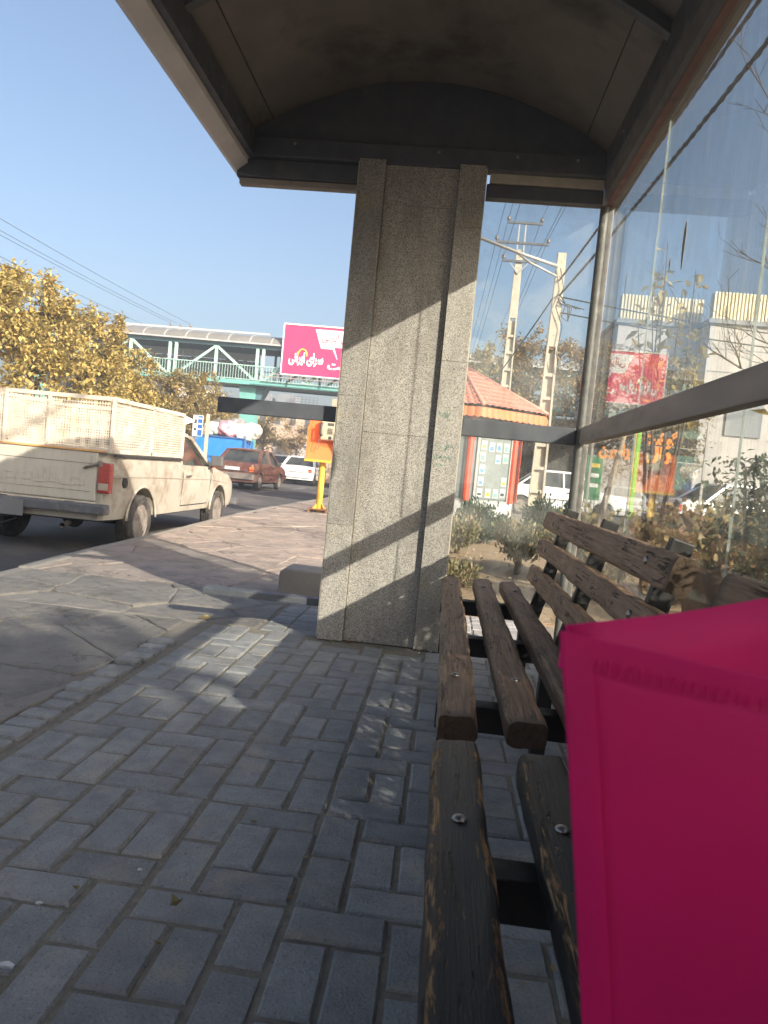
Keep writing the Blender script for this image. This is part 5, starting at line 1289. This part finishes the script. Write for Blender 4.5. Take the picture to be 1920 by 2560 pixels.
def tree(name, label, group, loc, h, cr, zc0, nleaf, lmat, lsize, seed, limbs=9, trunk_r=.09, shoots=0, squash=1.0, fill=.16):
    random.seed(seed); T = thing(name, label, 'tree', loc, group=group); base = Vector(loc)
    wood = MB(); crown = MB()
    th = zc0 + (h-zc0)*.30; lean = Vector((U(-.1,.1), U(-.1,.1), 0))*h*.4
    tp = [base + Vector((0,0,-.1)), base + lean*.3 + Vector((U(-.05,.05),U(-.05,.05),th*.5)), base + lean*.6 + Vector((0,0,th)), base + lean + Vector((0,0,h*.72))]
    MB().tube(tp, [trunk_r*1.25, trunk_r, trunk_r*.8, trunk_r*.3], 9).build('trunk', M['bark'], T, smooth=True)
    tips = []
    for k in range(limbs):
        a = 2*pi*k/limbs + U(-.4,.4); t = U(.25,.95); s0 = tp[1].lerp(tp[3], t)
        zz = zc0 + (h-zc0)*U(.15,1.0); rr = cr*U(.55,1.0)*sqrt(max(.05, 1-((zz-(zc0+(h-zc0)*.45))/((h-zc0)*.62))**2))
        e = base + Vector((cos(a)*rr, sin(a)*rr*squash, zz)); mid = s0.lerp(e, .5) + Vector((U(-.2,.2),U(-.2,.2),U(.0,.25)))
        wood.tube([s0, mid, e], [trunk_r*.42, trunk_r*.26, trunk_r*.08], 5); tips.append((s0, mid, e))
        for j in range(5):
            f = U(.3,1.0); b0 = mid.lerp(e, f) if f > .5 else s0.lerp(mid, f*2); b1 = b0 + Vector((U(-1,1),U(-1,1),U(-.3,.9)))*cr*.42
            wood.tube([b0, b0.lerp(b1,.5)+Vector((0,0,.05)), b1], [trunk_r*.16, trunk_r*.1, trunk_r*.03], 4); tips.append((b0, b0.lerp(b1,.5), b1))
    for k in range(shoots):
        a = U(0,2*pi); rr = U(.1,.8)*cr; b0 = base + Vector((cos(a)*rr, sin(a)*rr*squash, h*U(.72,.92))); b1 = b0 + Vector((U(-.15,.15),U(-.15,.15),U(.4,.95)))
        wood.tube([b0, b1], [.018,.006], 4); tips += [(b0,b0.lerp(b1,.5),b1)]*2
    wood.build('branches', M['twig'], T, smooth=True)
    per = max(1, int(nleaf*(1-fill)/len(tips)))
    for s0, mid, e in tips:
        L = (e-s0).length
        for j in range(per):
            f = R()**.7; p = s0.lerp(mid, f*2) if f < .5 else mid.lerp(e, f*2-1)
            g_ = .07 + .12*L*.35
            leaf(crown, p + Vector((random.gauss(0,g_),random.gauss(0,g_),random.gauss(0,g_))), lsize)
    for j in range(int(nleaf*fill)):
        a = U(0,2*pi); z = U(-1,1); r_ = sqrt(1-z*z)*U(.6,1)**.5; nz_ = noise.noise(Vector((cos(a)*2+seed, sin(a)*2, z*2)))
        q = 1 + .25*nz_; leaf(crown, base + Vector((cos(a)*r_*cr*q, sin(a)*r_*cr*squash*q, zc0 + (h-zc0)*(.48+.46*z*q))), lsize)
    crown.build('crown', lmat, T, fix=False); return T
LT = [(-12.4,17.5,5.6,2.0,'tall bright yellow mulberry tree at the left edge above the pickup cage'),(-12.0,20.3,5.4,1.8,'full yellow tree second from the left edge above the cage'),
      (-11.9,22.8,5.1,1.6,'yellow-green tree with spiky shoots above the pickup cage'),(-11.8,25.4,4.1,1.5,'yellow tree with upright shoots left of the footbridge end'),
      (-11.9,28.4,3.4,1.4,'low yellow-brown tree in front of the footbridge railing'),(-11.8,31.4,4.4,1.5,'olive tree in front of the footbridge left of the column'),
      (-12.2,35.0,4.9,1.5,'olive brown tree just left of the teal bridge column'),(-13.2,39.5,4.4,1.5,'dull olive tree behind the bin bags')]
for k, (x, y, h, cr, lb) in enumerate(LT):
    tree('mulberry_tree', lb, 'autumn trees along the far pavement', (x, y, -.16), h, cr, .35, 8500 if k < 5 else 6500, M['leaf_yel'] if k < 4 else M['leaf_olive'], .155 if k < 4 else .15, 100+k, limbs=14, shoots=9 if k in (2,3) else 5)
FT = [(-14.0,55,5.0,2.0,'olive tree right of the bridge column behind the trailer'),(-13.2,64,4.6,2.0,'brown tree left of the payphone in the distance'),(-16.8,60,5.2,2.2,'olive tree under the footbridge farther left'),(-11.2,75,4.2,1.8,'small brown tree just left of the payphone')]
for k, (x, y, h, cr, lb) in enumerate(FT): tree('roadside_tree', lb, 'distant trees beyond the bridge', (x, y, -.16), h, cr, .8, 3000, M['leaf_olive'] if k % 2 == 0 else M['leaf_brown'], .20, 130+k, limbs=9)
RT = [(.9,31.5,6.3,2.0,M['leaf_olive'],'dark olive tree between the pillar and the tall pole'),(3.3,33.0,7.4,2.4,M['leaf_brown'],'large orange-brown tree between the two concrete poles'),(5.9,31.5,7.0,2.0,M['leaf_brown'],'brown tree right of the nearer concrete pole'),(7.6,27.5,6.0,1.6,M['leaf_olive'],'olive tree behind the glass in front of the red shop')]
for k, (x, y, h, cr, mt, lb) in enumerate(RT): tree('street_tree', lb, 'trees behind the kiosk', (x, y, -.02), h, cr, 1.0, 10000, mt, .17, 150+k, limbs=13, trunk_r=.12, shoots=3)
# bare tree reaching in from the right
def bare_tree(label, loc, h, seed, spread=1.0):
    random.seed(seed); T = thing('bare_tree', label, 'tree', loc); base = Vector(loc); wood = MB(); twigs = MB()
    MB().tube([base+Vector((0,0,-.1)), base+Vector((.05,.02,h*.25)), base+Vector((-.02,.05,h*.5)), base+Vector((0,0,h))], [.11,.09,.07,.015], 10).build('trunk', M['bark'], T, smooth=True)
    def br(p, d, L, r, lev):
        pts = [p]; q = p.copy(); dd = d.copy()
        for i in range(5):
            dd = (dd + Vector((U(-.22,.22),U(-.22,.22),U(-.02,.20)))).normalized(); q = q + dd*L/5; pts.append(q.copy())
        (wood if lev < 2 else twigs).tube(pts, [max(.0025, r*(1-.85*i/5)) for i in range(6)], 5 if lev < 2 else 4)
        if lev < 3:
            for k in range(4 if lev < 2 else 3):
                i = random.randint(1, 5); nd = (dd + Vector((U(-.9,.9),U(-.9,.9),U(-.5,.5)))).normalized(); br(pts[i], nd, L*U(.38,.6), r*.45, lev+1)
    for k in range(13):
        z = h*U(.30,.95); a = U(0, 2*pi); br(base + Vector((0,0,z)), Vector((cos(a), sin(a), U(-.15,.35))).normalized(), spread*U(1.0,1.9)*(1.2-z/h*.6), .028, 0)
    for k in range(7):
        z = h*U(.30,.75); br(base + Vector((0,0,z)), Vector((-1, U(-.3,.3), U(-.2,.25))).normalized(), spread*U(1.3,2.0), .026, 0)
    wood.build('branches', M['twig'], T, smooth=True); twigs.build('twigs', M['twig'], T); return T
bare_tree('bare leafless tree with drooping twigs reaching in from the right behind the glass', (4.9, 8.6, 0), 5.6, 5)
# sapling with big yellow leaves just behind the glass
random.seed(8)
def sapling(label, loc, h, n, lm, ls, seed, lean=(0,0)):
    random.seed(seed); T = thing('sapling', label, 'tree', loc, group='saplings behind the rear glass'); b = Vector(loc); w = MB(); c = MB()
    for k in range(n):
        e = b + Vector((lean[0]+U(-.25,.25), lean[1]+U(-.3,.3), h*U(.75,1.0))); m_ = b.lerp(e,.5) + Vector((U(-.08,.08),U(-.08,.08),0)); w.tube([b,m_,e], [.016,.011,.004], 5)
        for j in range(26):
            f = U(.64,1); p = b.lerp(m_, f*2) if f < .5 else m_.lerp(e, f*2-1); leaf(c, p + Vector((U(-.06,.06),U(-.06,.06),U(-.05,.03))), ls)
    w.build('stem', M['twig'], T, smooth=True); c.build('leaves', lm, T, fix=False)
sapling('yellow-leaved sapling behind the glass next to the corner post', (1.72, 6.3, 0), 3.0, 7, M['leaf_yel'], .10, 31)
sapling('thin sapling with a few yellow leaves behind the middle pane', (2.2, 5.2, 0), 2.2, 3, M['leaf_yel'], .13, 32, (.1,0))
# junipers and shrubs
def shrub(name, label, loc, rx, ry, h, n, mat, size, seed, stem=True, z0=.15, wide=.22, group='shrubs in the planting bed'):
    random.seed(seed); T = thing(name, label, 'shrub', loc, group=group); b = Vector(loc); w = MB(); c = MB()
    nb = 16
    for k in range(nb):
        a = 2*pi*k/nb + U(-.3,.3); e = b + Vector((cos(a)*rx*U(.5,1), sin(a)*ry*U(.5,1), z0 + (h-z0)*U(.25,1.0))); s0 = b + Vector((0,0,z0*U(.4,1)))
        md = s0.lerp(e,.5) + Vector((0,0,-.04)); w.tube([s0, md, e], [.014,.009,.003], 5)
        for j in range(n//nb):
            f = R()**.6; p = s0.lerp(md, f*2) if f < .5 else md.lerp(e, f*2-1); g_ = .03 + .09*max(rx,ry)
            p = p + Vector((random.gauss(0,g_),random.gauss(0,g_),random.gauss(0,g_*.7)))
            d = (p - b); d.z += .25; d.normalize(); d = (d + Vector((U(-.6,.6),U(-.6,.6),U(-.3,.5)))).normalized(); s_ = d.orthogonal().normalized(); s_.rotate(Matrix.Rotation(U(0,2*pi), 3, d))
            L = size*U(.6,1.3); ww = L*wide; i = len(c.v)
            c.v += [tuple(p), tuple(p + d*L*.5 + s_*ww), tuple(p + d*L), tuple(p + d*L*.5 - s_*ww)]; c.f += [(i,i+1,i+2,i+3)]
    w.tube([b+Vector((0,0,-.05)), b+Vector((.01,.0,z0))], [.035,.028], 8); w.build('stem', M['bark'], T, smooth=True); c.build('foliage', mat, T, fix=False); return T
shrub('juniper_bush', 'dark green spreading juniper below the parked saloon', (1.75, 11.6, 0), .50, .50, .74, 6500, M['juniper'], .075, 1)
shrub('juniper_bush', 'blue-green juniper beside the kiosk plinth, right of the pillar', (.62, 10.9, 0), .36, .4, .56, 4600, M['juniper'], .07, 2)
shrub('juniper_bush', 'browning juniper at the foot of the pillar, nearest on the left', (.22, 9.2, 0), .22, .3, .42, 3000, M['juniper_dry'], .06, 3)
shrub('juniper_bush', 'small olive juniper on a bare stem in the sandy bed', (.82, 7.65, 0), .24, .24, .50, 3200, M['juniper_dry'], .055, 4, z0=.27)
shrub('juniper_bush', 'straggly dry juniper sprig close behind the pillar', (.16, 6.5, 0), .16, .4, .17, 900, M['juniper_dry'], .05, 5, z0=.04)
shrub('hedge_bush', 'reddish brown dry hedge bush behind the glass', (1.95, 5.4, 0), .60, .55, .86, 5200, M['leaf_dry'], .05, 6, wide=.5)
shrub('hedge_bush', 'yellow-green hedge bush behind the glass beside the post', (1.55, 7.2, 0), .55, .5, .75, 3600, M['leaf_olive'], .055, 7, wide=.5)
shrub('hedge_bush', 'low dry bush at the far end of the glass wall', (2.9, 6.5, 0), .7, .6, .7, 4200, M['leaf_dry'], .055, 8, wide=.5)
shrub('hedge_bush', 'dull green bush deeper in the bed behind the glass', (3.4, 9.5, 0), .9, .8, .9, 4200, M['leaf_olive'], .07, 9, wide=.5)
# big trees behind the shelter, out of view: their crowns shade the near pavement
tree('plane_tree', 'broad tree behind the shelter out of view', None, (5.2, -5.3, 0), 5.9, 2.3, 1.2, 5000, M['leaf_olive'], .24, 201, limbs=14, trunk_r=.16)
tree('plane_tree', 'second broad tree behind the shelter out of view', None, (8.0, -8.6, 0), 9.0, 2.4, 2.6, 9000, M['leaf_olive'], .24, 202, limbs=14, trunk_r=.16)

# ================================================================== things behind the rear glass
M['planter'] = pmat('rusty_planter', (.20, .10, .055), (.12, .06, .035), 5, .85, dirt=(.07,.045,.03), dscale=4, bmp=.3)
m = MB(); m.box(.98,1.03,-2.6,3.0,-.05,.66).box(1.42,1.47,-2.6,3.0,-.05,.66).box(1.031,1.419,2.95,3.0,-.05,.66).box(1.031,1.419,-2.6,-2.55,-.05,.66).box(1.031,1.419,-2.54,2.94,.0,.58)
for yy_ in (-1.6,-.6,.4,1.4,2.4): m.box(.965,.979,yy_-.02,yy_+.02,-.05,.65)
tag(m.build('planter_box', M['planter'], bevel=.006), 'long rusty brown planter box standing just behind the rear glass', 'planter')
random.seed(91); HD = thing('shade_hedge', 'added dense dark hedge in the rusty planter, there to shade the pillar foot', 'hedge', (1.2, .3, .58)); hc = MB(); hw_ = MB()  # hedge added to cast solid shade on the pillar foot and floor
for k in range(60):
    y = -2.5 + 5.45*k/60; x = 1.2 + U(-.12,.12); e = Vector((x + U(-.08,.08), y + U(-.1,.1), 1.02 + U(-.06,.06))); hw_.tube([(x,y,.55), e], [.012,.004], 4)
for k in range(30000):
    y = U(-2.55, 3.0); z = .58 + .52*R()**.8; p = Vector((1.2 + random.gauss(0,.10), y, z + .04*noise.noise(Vector((y*3,0,0)))))
    leaf(hc, p, .034, wide=.5)
hw_.build('stem', M['twig'], HD); hc.build('foliage', M['juniper'], HD, fix=False)
M['stake'] = pmat('stake_wood', (.42, .32, .22), (.32, .24, .16), 9, .9)
tag(MB().tube([(1.30,6.6,-.1),(1.40,6.7,.7),(1.56,6.8,1.5)], [.03,.028,.022], 8).build('wooden_stake', M['stake'], smooth=True), 'leaning pale wooden stake behind the glass next to the corner post', 'stake')
M['lime'] = pmat('lime_strip', (.22, .55, .05), (.3, .5, .05), 2, .4); M['letter_orange'] = pmat('orange_letters', (.86, .30, .03), (.78, .26, .03), 2, .4)
SS = thing('shop_sign', 'orange Persian shop lettering on a lime green upright behind the lower glass', 'sign', (3.46, 14.0, 0))
def ss(m, n, mat): return m.build(n, mat, SS, world=False)
ss(MB().box(-.035,.035,-.03,.03,-.05,2.35), 'upright', M['lime']); ss(MB().box(-.06,-.036,-.02,.02,.7,2.2), 'yellow_edge', M['bb_yellow']); ss(MB().box(1.20,1.24,-.02,.02,-.05,2.35), 'upright', M['galv'])
for z in (1.84, 1.58): ss(MB().box(.036,1.19,.02,.035,z-.006,z+.006), 'rod', M['galv'])
ss(MB().box(-.80,-.062,.02,.035,1.554,1.566), 'rod', M['galv']); ss(MB().box(-.84,-.80,-.02,.02,-.05,2.1), 'upright', M['galv'])
lettering('گوشت', .30, M['letter_orange'], SS, (.06, 0, 1.88), ext=.015, off=.016, width=.66)
lettering('بال', .30, M['letter_orange'], SS, (.12, 0, 1.60), ext=.015, off=.016, width=.48)
lettering('پاچین', .28, M['letter_orange'], SS, (-.70, 0, 1.60), ext=.015, off=.014, width=.56)
GS = thing('green_sign', 'small green notice board on a post behind the corner post', 'sign', (2.95, 15.2, 0))
MB().box(-.16,.16,-.02,.02,.72,1.62).build('board', pmat('sign_green', (.02,.22,.09), (.02,.18,.07), 2, .4), GS, world=False, bevel=.01)
for z in (1.42,1.22,1.02): MB().box(-.10,.10,-.026,-.021,z-.04,z+.04).build('text_line', M['bb_yellow'] if z > 1.3 else M['sign_white'], GS, world=False)
MB().box(-.02,.02,-.02,.02,-.05,.72).build('post', M['galv'], GS, world=False)

# ================================================================== litter on the pavers
random.seed(77)
M['dry_leaf'] = leaf_mat('fallen_leaf', [(.30,.22,.10),(.22,.19,.09),(.36,.27,.14)], trans=.1); M['paper'] = pmat('paper_scrap', (.62,.63,.64), (.5,.5,.52), 30, .7)
def litter(x, y, s, mat, nm, lb, cat, curl=.3):
    m = MB(); n = 9; a0 = U(0, 6)
    pts = []
    for i in range(n):
        a = 2*pi*i/n; r_ = s*(.5 + .5*abs(cos(a)))*U(.8,1.1); pts.append((x + r_*cos(a+a0), y + r_*.55*sin(a+a0), .008 + curl*s*abs(sin(a*1.0+.5))))
    c = (x, y, .005); m.add([c] + pts + [(p[0],p[1],p[2]-.0012) for p in [c]+pts], [(0,1+i,1+(i+1)%n) for i in range(n)] + [(n+1,n+2+(i+1)%n,n+2+i) for i in range(n)])
    tag(m.build(nm, mat, fix=False), lb, cat, 'litter on the pavers')
litter(-.46, 1.42, .020, M['dry_leaf'], 'fallen_leaf', 'curled olive leaf on the near pavers left of the bench', 'leaf', .9)
litter(-.40, 1.80, .010, M['dry_leaf'], 'fallen_leaf', 'tiny tan leaf on a paver in the middle of the floor', 'leaf')
litter(-.68, 1.18, .019, M['paper'], 'paper_scrap', 'small white paper scrap at the lower left of the floor', 'paper scrap')
litter(-1.26, 3.98, .035, M['dry_leaf'], 'fallen_leaf', 'dry tan leaf on the flagstones left of the pillar', 'leaf', .6)
for k, (x, y) in enumerate(((-.24,1.50),(-.58,1.52),(-.68,1.43),(-.72,1.36),(-.45,1.30))): litter(x, y, .009, M['paper'] if k % 2 else M['dry_leaf'], 'seed_husk', ['pale husk on the joint right of the curled leaf','husk just above the curled leaf','pale husk left of the curled leaf','husk at the left edge of the near pavers','thin husk below the curled leaf'][k], 'husk')
for k in range(9):
    litter(U(-.55,.02), U(3.74,3.83), U(.008,.02), random.choice([M['paper'], M['dry_leaf'], M['rust']]), 'litter_scrap', 'tiny litter scrap at the foot of the granite pillar', 'litter')
# fallen leaves and husks blown over the footway and gutter: uncountable
random.seed(78); m = MB()
for k in range(520):
    y = U(1.2, 16)**1.0; 
    x = kerbx(y) + abs(random.gauss(0, .9)) + .1 if R() < .55 else U(kerbx(y)+.15, .6 if y < 3.7 else (-.95 if y < 5 else 0))
    if x > .6: continue
    s_ = U(.006, .016) if y < 5 else U(.012, .03); a = U(0, 6.3); z = .012
    p = Vector((x, y, z)); d = Vector((cos(a), sin(a), U(0,.35)))*s_; n_ = Vector((-sin(a), cos(a), U(0,.3)))*s_*.45; i = len(m.v)
    m.v += [tuple(p-d), tuple(p+n_), tuple(p+d), tuple(p-n_)]; m.f += [(i,i+1,i+2),(i,i+2,i+3)]
tag(m.build('leaf_litter', M['dry_leaf'], fix=False), 'tiny dry leaves and husks scattered over the footway', 'leaves', kind='stuff')
# twigs and stones in the sandy bed: uncountable
m = MB()
for k in range(420):
    x, y = U(.1, 3.2), U(5.1, 15)
    if R() < .5:
        a = U(0, pi); L = U(.03,.12); m.tube([(x,y,soilz(x,y)+.008),(x+cos(a)*L,y+sin(a)*L,soilz(x,y)+.014)], .004, 4)
    else:
        s = U(.006,.02); m.add([(x-s,y-s,soilz(x,y)),(x+s,y-s,soilz(x,y)),(x+s,y+s,soilz(x,y)),(x-s,y+s,soilz(x,y)),(x,y,soilz(x,y)+s*1.2)], [(0,1,4),(1,2,4),(2,3,4),(3,0,4)])
tag(m.build('bed_litter', M['stake'], fix=False), 'scattered twigs and small stones on the sandy bed', 'twigs', kind='stuff')

# ================================================================== dusty air
HZ_ON = True
if HZ_ON:
    hm = bpy.data.materials.new('dusty_air'); hm.use_nodes = True; hn = hm.node_tree; hn.nodes.remove(hn.nodes['Principled BSDF'])
    pv = hn.nodes.new('ShaderNodeVolumePrincipled'); pv.inputs['Color'].default_value = (.80, .84, .90, 1); pv.inputs['Density'].default_value = .0042; pv.inputs['Anisotropy'].default_value = .25
    hn.links.new(pv.outputs[0], hn.nodes['Material Output'].inputs['Volume'])
    tag(MB().box(-901, 901, -201, 1501, -1.3, 13.0).build('haze', hm), 'thin dusty haze filling the street', 'haze', kind='stuff')
